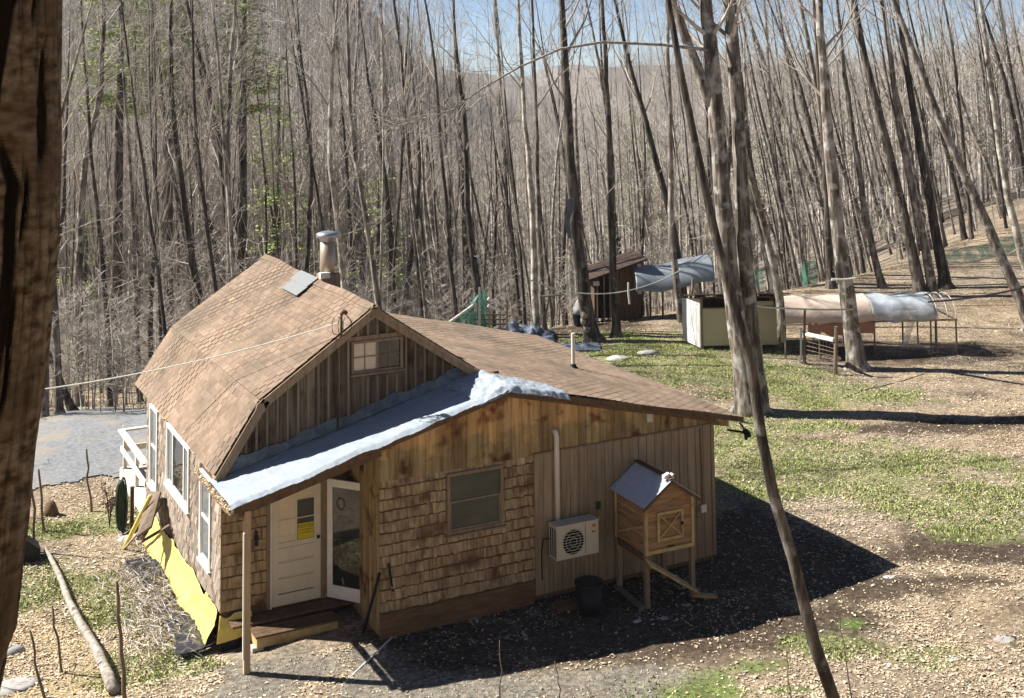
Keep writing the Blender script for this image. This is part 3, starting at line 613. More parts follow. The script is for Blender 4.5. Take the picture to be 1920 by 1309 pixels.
dm.box(DX0, DX0+.13, -.045, -.005, .02, 2.14, .5); dm.box(DX1-.13, DX1, -.045, -.005, .02, 2.14, .5); dm.box(DX0+.13, DX1-.13, -.045, -.005, 2.02, 2.14, .5); dm.box(DX0+.13, DX1-.13, -.045, -.005, .02, .22, .5)
for z0, z1 in ((.24, .50), (.53, .79), (.82, 1.06)): dm.box(DX0+.13, DX1-.13, -.036, -.006, z0, z1, .5)
for z0 in (.50, .79, 1.06): dm.box(DX0+.13, DX1-.13, -.045, -.005, z0+.012, z0+.03 if z0 < 1 else 1.16, .5)
dm.build('door_slab', 'cream', door)
dk = MB(); dk.box(DX0+.1, DX1-.1, -.02, -.004, .2, 1.1, .5); dk.build('panel_groove', 'trim_dark', door)
gx = (DX0+DX1)/2
for a, b, c, d, mt in ((DX0+.13, gx-.015, 1.16, 1.56, 'curtain'), (DX0+.13, gx-.015, 1.58, 2.02, 'curtain'), (gx+.015, DX1-.13, 1.16, 1.56, 'glass_screen'), (gx+.015, DX1-.13, 1.58, 1.90, 'glass_screen'), (gx+.015, DX1-.13, 1.902, 2.02, 'curtain')):
    p = MB(); p.box(a, b, -.03, -.01, c, d, .5); p.build('pane', mt, door)
mm = MB(); mm.box(gx-.015, gx+.015, -.045, -.031, 1.16, 2.02, .5); mm.box(DX0+.13, gx-.016, -.045, -.031, 1.56, 1.58, .5); mm.box(gx+.016, DX1-.13, -.045, -.031, 1.56, 1.58, .5); mm.build('muntin', 'cream', door)
kn = MB(); kn.tube([(DX1-.06, -.046, 1.17), (DX1-.06, -.075, 1.17), (DX1-.06, -.1, 1.17), (DX1-.06, -.115, 1.17)], [.018, .02, .036, .022], 12); kn.build('knob', 'black', door, True)
def textobj(name, body, size, loc, rot, mat, parent, ext=.001, sx=1):
    cu = bpy.data.curves.new(name, 'FONT'); cu.body = body; cu.size = size; cu.extrude = ext; cu.align_x = 'CENTER'; cu.align_y = 'CENTER'; cu.space_line = .85
    o = bpy.data.objects.new(name+'_tmp', cu); COL.objects.link(o); dg = bpy.context.evaluated_depsgraph_get(); dg.update(); me = bpy.data.meshes.new_from_object(o.evaluated_get(dg)); bpy.data.objects.remove(o)
    me.materials.clear(); me.materials.append(M[mat]); t = bpy.data.objects.new(name, me); COL.objects.link(t); t.location = loc; t.rotation_euler = rot; t.scale = (sx, 1, 1); t.parent = parent; return t
sg = thing('notice', 'yellow POSTED notice stuck in the right hand panes of the porch door', 'sign', ((gx+DX1-.115)/2, -.0445, 1.31))
s_ = MB(); s_.box(-.155, .155, -.003, .0, -.14, .15, .5); s_.build('notice_sheet', 'signy', sg)
textobj('lettering', 'POSTED', .082, (0, -.0045, .09), (R(90), 0, 0), 'black', sg)
textobj('lettering', 'PRIVATE PROPERTY', .036, (0, -.0045, .025), (R(90), 0, 0), 'black', sg, sx=.85)
textobj('lettering', 'NO TRESPASSING', .034, (0, -.0045, -.03), (R(90), 0, 0), 'black', sg, sx=.9)
# small dark hanging ornament on the porch wall
og = MB(); P = at_y(479, 1010, -.04)
for dz, r in ((.12, .035), (.03, .05), (-.07, .04)): og.tube([(P[0], -.05, P[2]+dz+r), (P[0], -.09, P[2]+dz+r*.5), (P[0], -.09, P[2]+dz-r*.5), (P[0], -.05, P[2]+dz-r)], [r*.3, r, r, r*.3], 8)
tag(og.build('wall_ornament', 'black'), 'small dark metal ornament hanging on the porch wall left of the door', 'ornament')
# ---- storm door, swung open
sd = bpy.data.objects.new('storm_door', None); COL.objects.link(sd); sd.parent = house; sd.location = (2.03, -.06, 0); sd.rotation_euler = (0, 0, R(-52)); sd['label'] = 'white framed glass storm door standing open'
f = MB(); W_ = .90
f.box(0, .12, -.02, .02, .02, 2.22, .5); f.box(W_-.12, W_, -.02, .02, .02, 2.22, .5); f.box(.121, W_-.121, -.02, .02, 2.08, 2.22, .5); f.box(.121, W_-.121, -.02, .02, .02, .26, .5); f.build('frame', 'white', sd)
g = MB(); g.box(.12, W_-.12, -.006, .006, .26, 2.08, .5); g.build('glass', 'glass', sd)
h_ = MB(); h_.box(W_-.09, W_-.05, -.06, -.021, 1.0, 1.12, .5); h_.build('handle', 'black', sd)
h_ = MB(); cx, cz = .30, 1.78
h_.tube([(cx+.085*math.cos(a), -.011, cz+.105*math.sin(a)) for a in np.linspace(0, 6.283, 15)], .018, 6); h_.build('wreath', 'stick', sd)
# ---- left wall (x = 0) : sunlit shingles and white windows
LH = [(.72, 1.60, .55, 2.30), (2.50, 4.70, 1.10, 2.42), (5.62, 6.50, .60, 2.42)]
lw = MB(); shingles(lw, (0, .0, .12), (0, 1, 0), (0, 0, 1), (-1, 0, 0), 6.9, 2.30, .19, (.09, .2), .036, holes=[(a-.04, b+.04, c-.12-.04, d-.12+.1) for a, b, c, d in LH], ragged=.014)
lw.build('side_wall', 'cedar_w', house)
lc = MB(); lc.box(.005, .08, .07, 6.9, .1, 2.75, .5); lc.box(.085, 9.7, 6.84, 6.9, -.2, 2.7, .5); lc.build('side_wall_core', 'trim_dark', house)
lo = MB(); shingles(lo, (-.004, .0, 2.42), (0, 1, 0), (0, 0, 1), (-1, 0, 0), 6.9, .36, .12, (.09, .2), .028, ragged=.03, holes=[(5.55, 6.6, -.1, .06), (2.4, 4.8, -.1, .06)])
lo.build('eave_shingles', 'cedar_orange', house)['label'] = 'fresh orange shingles under the eave'
def sidewin(y0, y1, z0, z1, nm, lab, cols, double):
    pn = []; mu = []
    yy = y0
    for i, wd in enumerate(cols):
        y2 = yy+wd*(y1-y0)
        a, b = yy+.03, y2-.03
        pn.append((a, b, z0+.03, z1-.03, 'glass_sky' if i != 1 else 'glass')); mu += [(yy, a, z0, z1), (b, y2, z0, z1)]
        if double: mu.append((a, b, (z0+z1)/2-.025, (z0+z1)/2+.025))
        mu += [(a, b, z0, z0+.03), (a, b, z1-.03, z1)]
        yy = y2
    return window(nm, y0, y1, z0, z1, 0, fr=.07, mat='white', label=lab, panes=pn, mun=mu, axis='x', depth=.05)
sidewin(.80, 1.52, .66, 2.20, 'side_window', 'tall white double hung window nearest the porch', [1], True)
sidewin(2.60, 4.60, 1.20, 2.33, 'side_window', 'wide white window of three lights', [.24, .52, .24], False)
sidewin(5.72, 6.40, .68, 2.33, 'side_window', 'tall white double hung window nearest the deck', [1], True)
# corner boards and underside
cb = MB(); cb.box(-.028, -.002, -.03, .06, .1, 2.7); cb.build('corner_board', 'trim', house)
ub = MB(); ub.box(.03, 2.4, .1, .2, -.55, .1); ub.box(.05, .15, .2, 6.8, -.75, .1); ub.build('foundation', 'trim_dark', house)
# ---- gutter with debris
gt = MB()
gt.grid(lambda a, b: (XE-.055+.06*math.cos(math.pi+math.pi*a), YP+.02+b*2.75, 2.50+.055*math.sin(math.pi+math.pi*a)+.0*b), 8, 14)
g_ = gt.build('gutter', 'trim', house); g_.modifiers.new('t', 'SOLIDIFY').thickness = .004
gd = MB()
for i in range(240):
    yy = random.uniform(YP+.05, .85); a = random.uniform(0, 6.3); p = Vector((XE-.05+random.uniform(-.045, .045), yy, 2.49+random.uniform(0, .035))); d = Vector((math.cos(a), math.sin(a), random.uniform(-.3, .6)))*.03; e = Vector((-math.sin(a), math.cos(a), .3))*.018
    gd.add([p-d, p-e, p+d, p+e], [(0, 1, 2, 3)])
gd.build('leaf_debris', 'pcb', g_)['kind'] = 'stuff'
# ---- porch post, platform
pp = MB(); pp.box(-.06, .05, YP+.02, YP+.12, -.32, 2.46); pp.build('porch_post', 'post', house)
pb = MB(); pb.beam((-.28, -1.7, 2.44), (-.02, -1.7, 2.36), .08, .09); pb.build('post_bracket', 'trim', house)
wp = MB(); wp.box(-.085, -.061, YP+.005, YP+.045, .0, 2.1, .5); wp.build('corner_strip', 'pvc', house)
fl = MB(); x = .1
while x < 2.4: fl.box(x, x+.135, -.42, -.06, -.06, -.02); x += .14
fl.build('porch_floor', 'trim_dark', house)
st = thing('wooden_step', 'low yellow lumber step below the cream porch door', 'step', (.4, -.85, -.3))
s1 = MB(); s1.box(.02, 1.55, -.04, .0, .02, .19); s1.box(.02, .06, .001, .40, .02, .19); s1.box(1.5, 1.54, .001, .40, .02, .19); s1.build('riser', 'lumber', st)
s2 = MB(); [s2.box(.0, 1.57, -.05+i*.15, -.05+i*.15+.14, .191, .225) for i in range(3)]; s2.build('tread', 'trim_dark', st)
s3 = MB(); s3.box(-.05, .16, -.0, .2, -.05, .019); s3.box(1.35, 1.6, -.02, .2, -.05, .019); s3.build('block', 'stone', st)
# ---- vents, chimney, mast, boxes
v = MB(); P = np.array([8.79, 2.17, lz(8.79)]); v.tube([(P[0], P[1], P[2]-.05), (P[0], P[1], P[2]+.80)], .045, 14); vp = v.build('vent_pipe', 'pvc', house)
v = MB(); v.tube([(P[0], P[1], P[2]+.0), (P[0], P[1], P[2]+.05), (P[0], P[1], P[2]+.10)], [.12, .075, .05], 14); v.build('boot', 'black', vp)
cx, cy = 3.02, 2.85; cz = gz(cx)
ch = bpy.data.objects.new('chimney', None); COL.objects.link(ch); ch.parent = roof; ch['_w'] = 1
v = MB(); v.tube([(cx, cy, cz), (cx, cy, 6.40)], .165, 20); v.build('flue', 'pipe_tan', ch, True)
v = MB(); v.box(cx-.19, cx+.22, cy-.2, cy+.2, cz-.15, cz+.26, .5); v.build('base', 'trim', ch)
v = MB(); v.tube([(cx, cy, 6.30), (cx, cy, 6.36), (cx, cy, 6.40), (cx, cy, 6.48), (cx, cy, 6.52)], [.17, .19, .25, .24, .12], 20); v.build('cap', 'metal', ch, True)
v = MB(); v.box(cx-.24, cx-.02, cy-.24, cy-.12, cz+.2, cz+.32, .5); v.build('flashing', 'coopwhite', ch)
mx_, my_ = 2.11, YG-.09
ms = MB(); ms.tube([(mx_, my_, 3.2), (mx_, my_, 4.9), (mx_+.01, YF-.08, 5.0), (mx_+.01, YF-.08, 5.42)], .025, 8)
ms.tube([(mx_+.01, YF-.08, 5.40), (mx_+.05, YF-.12, 5.46), (mx_+.10, YF-.16, 5.42)], [.035, .05, .035], 8); mast = ms.build('service_mast', 'trim_dark', house, True)
wl_ = MB()
for r_, dx in ((.17, -.12), (.14, .08), (.2, .02)):
    wl_.tube([(mx_+.03+dx+.10*math.sin(a)*r_/.15, YF-.13+.03*math.cos(a*2), 5.20+r_*math.cos(a)) for a in np.linspace(.1, 5.9, 18)], .007, 5)
wl_.build('cable_loop', 'rope_dark', mast)
jb = MB(); jb.box(8.26, 8.40, YW-.07, YW-.015, 2.82, 2.99, .5); jb.build('junction_box', 'ac', house)
cbm = MB(); cbm.tube([(9.60, YW-.045, .98), (9.60, YW-.04, 1.7), (9.58, YW-.04, 2.52)], .012, 6); cbm.build('cable', 'trim_dark', house)
jb = MB(); jb.box(9.53, 9.66, YW-.10, YW-.032, .83, .98, .5); jb.build('outlet_box', 'pvc', house)
gm = MB(); gm.box(7.03, 7.13, YW-.06, YW-.032, 1.30, 1.44, .5); gm.build('switch_box', 'green', house)
cp = MB(); cp.tube([(6.15, YW-.055, 1.22), (6.15, YW-.055, 2.82), (6.13, YW-.05, 2.93), (6.12, YW+.01, 2.95)], .052, 12); cp.build('line_cover', 'pvc', house, True)
# service wire
wr = MB(); A = Vector((mx_-.05, YF-.12, 5.25)); B = Vector(at_v(52, 716, 27.0)); B2 = B+(B-A)*.35
wr.tube([A+(B2-A)*t-Vector((0, 0, 1))*1.0*t*(1-t) for t in np.linspace(0, 1, 24)], .012, 5); tag(wr.build('service_wire', 'rope'), 'pale overhead wire running from the gable mast to the left', 'wire')
# ---- tarp over the low porch roof
def wr3(x, y): return (float(fbm(x*2.1, y*2.1))-.47)
tp = thing('roof_tarp', 'white blue tarp spread over the low roof above the porch', 'tarp', (2.4, -1.1, 3.2), world=True)
t = MB()
def tarp(a, b):
    x = XE-.06+(XP+.10-XE)*a; y0 = YG-.05; y1 = YP-.07+.03*math.sin(a*19)+.02*math.sin(a*47)
    y = y0+(y1-y0)*b; rg = 1-abs(wr3(x*2.2+y*1.5, y*.9-x*.35))*9; rg2 = 1-abs(wr3(x*4-y*3, y*3+9))*8; z = lz(min(x, XP))+.02+wr3(x*1.2, y*1.6)*.05*(1-.3*b)+.015+.010*max(0, rg)+.003*max(0, rg2)
    if a > .8: z += (a-.8)*.35*(.5+wr3(x*3, y*3)*2)
    if b > .93: z -= .06*(b-.93)/.07
    return (x, y, z)
t.grid(tarp, 230, 64); t.build('sheet', 'tarp', tp, True)
t = MB()
def flash(a, b):
    x = .0+(XP-.02)*a; h = (.20+.03*math.sin(a*23)+.02*math.sin(a*51)+.05*wr3(a*60, 2))*b
    return (x, YG-.06-.012*math.sin(a*60+b*3)-(1-b)**2*.05-abs(wr3(x*7, b*3+x))*.07, lz(x)+.05+min(h, max(.0, gz(x)-lz(x)-.15))+wr3(x*3, b*4)*.03)
t.grid(flash, 260, 10); sheet(t.build('upturn', 'tarp_flash', tp, True), .004)
t = MB()
def fold(a, b):      # crumpled end lapped over the addition roof
    x = XP-.75+2.05*a; yb = YG+.05-.35*math.sin(a*3)*.0-a*.72; y = yb+(YP-.09-yb)*b
    base = lz(min(max(x, XE), XR2)) if x > XP else lz(x)
    n = wr3(x*2.6+7, y*2.6); m2 = wr3(x*6, y*6)
    z = base+.04+abs(n)*.18*(1-a*.75)+abs(m2)*.08
    if b > .9: z -= .10*(b-.9)/.1
    return (x+m2*.10, y+n*.10, z)
t.grid(fold, 60, 50); sheet(t.build('crumpled_end', 'tarp', tp, True), .004)
# ---- AC unit
ac = thing('heat_pump', 'cream outdoor heat pump unit mounted on the grooved siding', 'heat pump', (5.93, -2.1, .62))
c = MB(); c.box(0, .93, .02, .31, .01, .62, .5); c.box(0, .93, -.0, .019, .01, .62, .5); c.box(-.012, .942, -.008, .318, .621, .645, .5); c.build('casing', 'ac', ac)
c = MB(); c.tube([(.36, -.001, .31), (.36, -.004, .31)], .235, 32); c.build('fan_opening', 'dark', ac)
c = MB()
for k in range(9):
    zz = -.2+k*.05; hw = math.sqrt(max(0, .235**2-zz**2)); c.box(.36-hw, .36+hw, -.014, -.006, .31+zz-.004, .31+zz+.004, .5)
for r_ in (.235, .16, .08): c.tube([(.36+r_*math.cos(a), -.012, .31+r_*math.sin(a)) for a in np.linspace(0, 6.2832, 33)], .005, 5)
c.build('fan_grille', 'ac', ac)
c = MB(); c.box(.635, .642, -.004, -.0005, .03, .6, .2); [c.box(-.003, -.0005, .05+k*.085, .09+k*.085, .05, .58, .5) for k in range(3)]; c.build('side_louvre', 'dark', ac)
c = MB()
for a0, a1, r_, ox, oz in ((0, 2.6, .045, 0, 0), (3.0, 5.8, .05, .01, -.04)): c.tube([(.82+ox+r_*math.cos(a), -.006, .50+oz+r_*.8*math.sin(a)) for a in np.linspace(a0, a1, 9)], [.004, .008, .012, .015, .016, .014, .011, .007, .004], 6)
c.box(.775, .875, -.006, -.001, .548, .562, .5); c.build('emblem', 'orange', ac)
c = MB(); [c.box(x, x+.04, .1, .405, -.03, .009, .5) for x in (.15, .75)]; c.build('bracket', 'metal', ac)
c = MB(); c.tube([(-.02, .25, .35), (-.10, .36, .33), (-.13, .38, .10), (-.12, .39, -.45)], .012, 6); c.build('drain_hose', 'black', ac, True)
# ---- eave light at the right corner
el = thing('floodlight', 'black twin head floodlight with small panel under the right eave corner', 'light', (10.55, -1.80, 2.5))
c = MB(); c.tube([(-.25, .1, -.12), (.05, -.02, -.18), (.12, -.05, -.22)], .022, 8); c.tube([(0, 0, .02), (.06, -.04, -.08), (.12, -.05, -.2)], .02, 8); c.build('arm', 'black', el)
c = MB(); c.tube([(.10, -.02, -.12), (.13, -.09, -.22), (.135, -.10, -.27)], [.04, .075, .08], 12); c.tube([(.12, -.04, -.26), (.12, -.06, -.34)], .035, 10); c.build('lamp_head', 'black', el)
c = MB(); c.hexa([(.02, -.12, .03), (.19, -.12, -.01), (.19, .06, -.01), (.02, .06, .03), (.02, -.10, .05), (.19, -.10, .01), (.19, .08, .01), (.02, .08, .05)], .5); c.build('solar_panel', 'metal', el)
# ---- hutch on legs
hu = thing('animal_hutch', 'orange brown wooden hutch with metal roof standing on legs against the siding', 'hutch', (7.44, -2.9, -.25), R(-1))
HW, HD, HZ0, HZ1, HPk = 1.06, 1.10, 1.0, 1.98, 2.32
c = MB(); z = HZ0
while z < HZ1-.01: c.hexa([(0, -.016, z), (HW, -.016, z), (HW, HD, z), (0, HD, z), (0, -.002, z+.072), (HW, -.002, z+.072), (HW, HD, z+.072), (0, HD, z+.072)]); c.hexa([(-.016, 0, z), (0, 0, z), (0, HD, z), (-.016, HD, z), (-.002, 0, z+.072), (0.0, 0, z+.072), (0, HD, z+.072), (-.002, HD, z+.072)]); z += .075
zz = HZ1
while zz < HPk-.03:
    k = (zz-HZ1)/(HPk-HZ1); k2 = min(1, (zz+.07-HZ1)/(HPk-HZ1)); a = HW/2*k; a2 = HW/2*k2
    c.hexa([(a, -.016, zz), (HW-a, -.016, zz), (HW-a, HD, zz), (a, HD, zz), (a2, -.002, zz+.07), (HW-a2, -.002, zz+.07), (HW-a2, HD, zz+.07), (a2, HD, zz+.07)]); zz += .075
c.build('body', 'hutch', hu)
c = MB()
for x in (0, HW): c.box(x-.03, x+.03, -.035, .03, HZ0-.02, HZ1)
c.box(-.035, .03, HD-.04, HD+.01, HZ0-.02, HZ1); c.box(0.031, HW-.031, -.034, -.017, HZ0-.02, HZ0+.05)
c.beam((-.03, .05, HZ0+.5), (-.03, HD-.05, HZ0+.1), .02, .045); c.build('corner_trim', 'lumber', hu)
for sx in (-1, 1):
    c = MB(); x0 = HW/2; xe = HW/2+sx*(HW/2+.12); ze = HZ1-.09
    n_ = 36
    def rf(a, b): 
        t_ = a; x = x0+(xe-x0)*t_; zz = HPk+.02+(ze-HPk)*t_; y = -.14+b*(HD+.2); return (x, y, zz+.009*math.sin(b*n_*2*math.pi/2))
    c.grid(rf, 2, 120); o = c.build('roof_sheet', 'hutch_roof', hu); sheet(o, .004)
c = MB(); c.beam((HW/2, -.15, HPk+.04), (HW/2, HD+.07, HPk+.04), .12, .02); c.beam((-.12, -.13, HZ1-.12), (HW/2, -.13, HPk-.01), .02, .05); c.beam((HW+.12, -.13, HZ1-.12), (HW/2, -.13, HPk-.01), .02, .05); c.build('ridge_trim', 'trim_dark', hu)
hd = MB()
X0, X1, Z0, Z1 = .24, .84, HZ0+.2, HZ0+.74
for a, b, cc, d in ((X0, X0+.05, Z0, Z1), (X1-.05, X1, Z0, Z1), (X0+.051, X1-.051, Z1-.05, Z1), (X0+.051, X1-.051, Z0, Z0+.05)): hd.box(a, b, -.045, -.017, cc, d)
hd.beam((X0+.06, -.03, Z0+.06), (X1-.06, -.03, Z1-.06), .02, .035, up=(0, 1, 0)); hd.beam((X0+.06, -.032, Z1-.06), (X1-.06, -.032, Z0+.06), .02, .035, up=(0, 1, 0))
hdo = hd.build('door', 'lumber', hu)
c = MB(); c.box(X1-.07, X1-.02, -.07, -.046, (Z0+Z1)/2-.03, (Z0+Z1)/2+.03, .5); c.box(.45, .62, -.05, -.035, HZ0+.06, HZ0+.085, .5); c.build('latch', 'black', hdo)
for x, y in ((0, 0), (HW-.02, 0), (0, HD-.08), (HW-.02, HD-.08)):
    c = MB(); c.box(x-.03, x+.06, y-.02, y+.07, -.05, HZ0-.021); c.build('leg', 'trim', hu)
c = MB(); c.box(-.03, -.0, .06, HD-.09, HZ0-.14, HZ0-.022); c.box(.04, HW-.04, HD-.05, HD-.01, HZ0-.14, HZ0-.022); c.build('rail', 'trim_dark', hu)
rp = MB(); rp.beam((7.38, -3.05, .66), at_z(1308, 1108, -.16), .20, .035, up=(0, -.3, 1)); tag(rp.build('ramp_board', 'lumber'), 'yellow lumber ramp board leaning from the hutch leg to the ground', 'board')
rp = MB(); rp.beam(Vector(at_z(1155, 1098, -.20)), Vector(at_z(1205, 1140, -.20)), .10, .05); tag(rp.build('scrap_board', 'stick'), 'short grey scrap board lying on dark ground beneath the hutch', 'board')
rp = MB(); rp.beam(Vector(at_z(1300, 1115, -.21)), Vector(at_z(1345, 1118, -.21)), .12, .05); tag(rp.build('scrap_board', 'lumber'), 'short yellow scrap board on the ground at the foot of the ramp', 'board')
cmr = thing('security_camera', 'small white security camera on the hutch roof peak', 'camera', (8.0, -2.96, 2.08)); cmr.scale = (.75, .75, .75)
c = MB(); c.tube([(0, 0, 0), (0, 0, .08)], .03, 10); c.tube([(-.0, .02, .11), (.05, -.07, .09)], [.05, .05], 12); c.build('housing', 'white', cmr, True)
c = MB(); c.tube([(.05, -.071, .09), (.053, -.078, .088)], .03, 12); c.build('lens', 'black', cmr)
c = MB(); c.hexa([(-.22, .0, .03), (-.07, -.03, .03), (-.05, .1, .03), (-.2, .12, .03), (-.2, .0, .1), (-.05, -.02, .16), (-.04, .1, .16), (-.18, .12, .1)], .5); c.build('panel', 'white', cmr)
# ---- props in the shade of the front wall
def stick(name, a, b, r0, r1, mat, label, cat, n=8, wob=.0, group=None):
    a = Vector(a); b = Vector(b); pts = []
    N = 7
    for i in range(N+1):
        t = i/N; p = a+(b-a)*t; p += Vector((random.gauss(0, wob), random.gauss(0, wob), 0))*(math.sin(t*math.pi) if wob else 0); pts.append(p)
    m = MB(); m.tube(pts, [r0+(r1-r0)*i/N for i in range(N+1)], n); o = m.build(name, mat, None, True); tag(o, label, cat, group); return o
stick('black_pole', at_z(748, 1186, -.25), (2.62, YW-.05, 1.08), .022, .022, 'black', 'thin black pole leaning on the shingled wall right of the porch corner', 'pole')
stick('black_pole', at_z(680, 1190, -.27), (2.44, -1.75, .95), .03, .03, 'black', 'thicker black pole leaning at the porch corner beside the storm door', 'pole')
stick('white_rod', at_z(600, 1325, -.3), at_z(735, 1195, -.2), .016, .016, 'white', 'long thin white rod lying over the gravel in front of the porch', 'rod')
bn = thing('trash_bin', 'black bin standing in deep shade below the heat pump', 'bin', tuple(at_z(1105, 1150, -.25)))
c = MB(); c.tube([(0, 0, 0), (0, 0, .05), (0, 0, .55)], [.20, .22, .26], 20); c.build('bin_body', 'black', bn, True)
c = MB(); c.tube([(0, 0, .552), (0, 0, .59), (0, 0, .62)], [.28, .28, .2], 20); c.build('lid', 'black', bn)
sb = MB(); P = at_z(1062, 1136, -.22); sb.box(P[0]-.25, P[0]+.25, P[1]-.15, P[1]+.15, -.26, -.17); tag(sb.build('paving_slab', 'skirt'), 'reddish paving slab on the dark ground by the bin', 'slab')
def rock(name, px, py, s, label, mat='stone', flat=.45):
    P = G(px, py); m = MB(); rings = 5; n = 9; vs = []
    for i in range(rings+1):
        th = math.pi*i/rings
        for k in range(n):
            a = 2*math.pi*k/n; j = 1+random.uniform(-.18, .18); vs.append((P[0]+s*math.sin(th)*math.cos(a)*j, P[1]+s*.7*math.sin(th)*math.sin(a)*j, P[2]+s*flat*math.cos(th)*j*.8-.01))
    fs = [(i*n+k, i*n+(k+1) % n, (i+1)*n+(k+1) % n, (i+1)*n+k) for i in range(rings) for k in range(n)]
    m.add(vs, fs); o = m.build(name, mat, None, True); tag(o, label, 'stone'); return o
rock('stone', 1668, 1082, .17, 'flat pale stone just beyond the tip of the roof shadow', flat=.2)
rock('stone', 1215, 662, .45, 'broad pale rock in the green grass left of the coop', flat=.3)
rock('stone', 1160, 672, .45, 'flat grey rock beside the leaning tree on the grass', flat=.25)
rock('stone', 20, 1222, .28, 'grey rock at the left edge beside a stake', flat=.5)
rock('stone', 1790, 1235, .26, 'long pale stone half buried in leaves at lower right', flat=.08)
rock('stone', 1880, 1200, .30, 'grey flat stone in leaves near the right edge', flat=.1)
rock('stone', 1660, 1245, .18, 'bluish stone between dead stalks at lower right', flat=.08)
rock('stone', 245, 1010, .32, 'pale stone beside the yellow strip near the deck', flat=.3)
rock('stone', 30, 1285, .45, 'flat blue grey slab at the lower left corner', flat=.12)
for i, (px, py, s, lab) in enumerate([(1290, 1135, .09, 'small pale stone in shade right of the bin'), (1245, 1160, .11, 'grey stone in shade below the hutch legs'), (1195, 1165, .1, 'rounded grey stone in shade nearest the bin'), (745, 1235, .06, 'small white stone beside the long white rod'), (1400, 1140, .08, 'small pale stone in the middle of the roof shadow')]):
    rock('stone', px, py, s, lab, flat=.4)
# ---- yellow sheet, black plastic, boards on the left side
ys = thing('yellow_sheet', 'bright yellow plastic sheet wrapped round the foot of the side wall', 'plastic sheet', (0, 3, -.2), world=True)
t = MB()
def yel(a, b):
    y = 5.7-5.72*a; top = .17-.10*max(0, .35-a)*2+.03*math.sin(a*23)+.012*math.sin(a*61)-.10*math.exp(-((a-.8)/.035)**2); bot = -.40-.03*math.sin(a*9)-.01*math.sin(a*31)
    z = top+(bot-top)*b; x = -.05-.22*b**1.5-.04*math.sin(a*13)*b-abs(wr3(y*1.5, z*2))*.12-.02*abs(math.sin(a*19+b*1.3)); return (x, y, z)
t.grid(yel, 140, 12); sheet(t.build('side_run', 'yellow', ys, True), .004)
t = MB()
def yel2(a, b):
    x = -.05+.60*a; top = .10-.12*max(0, math.sin(a*7))*.6; bot = -.36-.0*a+.08*a*a
    z = top+(bot-top)*b; y = -.045-.09*b-abs(wr3(x*4, z*4))*.08; return (x-.08*b*(1-a), y-.04, z)
t.grid(yel2, 24, 12); sheet(t.build('corner_wrap', 'yellow', ys, True), .004)
bp = MB()
def blk(a, b):
    y = 4.9-5.0*a; x = -.10-.75*b*(1-.25*math.sin(a*3.1))-.06*math.sin(a*13); zz = Ts(x, y)+.03+(1-b)**2*.42*0; z = (-.42)*(1-b)+zz*b if b < .25 else zz
    z = max(zz, -.36+(zz+.45)*min(1, b*3)); return (x, y, z+abs(wr3(x*3, y*3))*.12)
bp.grid(blk, 90, 30); o = sheet(bp.build('black_plastic', 'blackplastic', None, True), .004); tag(o, 'shiny black plastic sheet spread on the ground along the yellow sheet', 'plastic sheet')
bp = MB(); bp.box(-.02, .62, -.09, -.05, -.75, -.30); tag(bp.build('black_skirting', 'black'), 'black skirting panel under the corner of the house by the post', 'panel')
bb = thing('leaning_boards', 'grey boards leaning against the side wall near the deck', 'boards', (0, 0, 0), world=True)
bm_ = MB(); bm_.hexa([at_x(258, 1010, -.75), at_x(285, 990, -.45), at_x(303, 925, -.12), at_x(280, 925, -.12), at_x(256, 1006, -.77), at_x(283, 986, -.47), at_x(301, 921, -.14), at_x(278, 921, -.14)], .5); bm_.build('board', 'stick', bb)['label'] = 'wide grey sheet'
bm_ = MB(); bm_.beam(Vector(at_x(232, 1030, -.95)), Vector(at_x(306, 945, -.10)), .05, .03); bm_.build('board', 'trim', bb)
bm_ = MB(); bm_.beam(Vector(at_x(262, 1018, -.7)), Vector(at_x(318, 985, -.08)), .10, .03); bm_.build('board', 'stick', bb)
stick('yellow_strip', G(232, 1030), at_x(282, 930, -.35), .05, .045, 'yellow', 'yellow plastic strip hanging from the deck corner to the ground', 'strip')
# ---- deck
dk = thing('deck', 'pale wooden deck with railing behind the far corner of the house', 'deck', (0, 8.4, -.6), world=True)
m = MB(); [m.box(.0, 3.2, 6.95+i*.14, 6.95+i*.14+.13, -.06, -.02) for i in range(22)]; m.build('floor', 'deck', dk)
m = MB(); m.box(-.06, -.02, 6.92, 10.05, -.34, -.03); m.box(-.02, 3.2, 10.04, 10.08, -.34, -.03); m.build('rim_board', 'deck', dk)
m = MB(); m.box(-.11, .04, 6.92, 10.1, .88, .925); m.box(.041, 3.0, 9.96, 10.1, .88, .925); m.build('cap_rail', 'deck', dk)
m = MB(); m.box(-.05, -.01, 6.92, 10.05, .38, .52); m.box(.0, 3.0, 10.0, 10.04, .38, .52); m.build('mid_rail', 'deck', dk)
for x, y in ((-.0, 7.0), (.0, 8.4), (0, 9.98), (1.4, 9.98), (2.8, 9.98)):
    m = MB(); m.box(x, x+.085, y-.09, y, -1.0, .878); m.build('post', 'deck', dk)
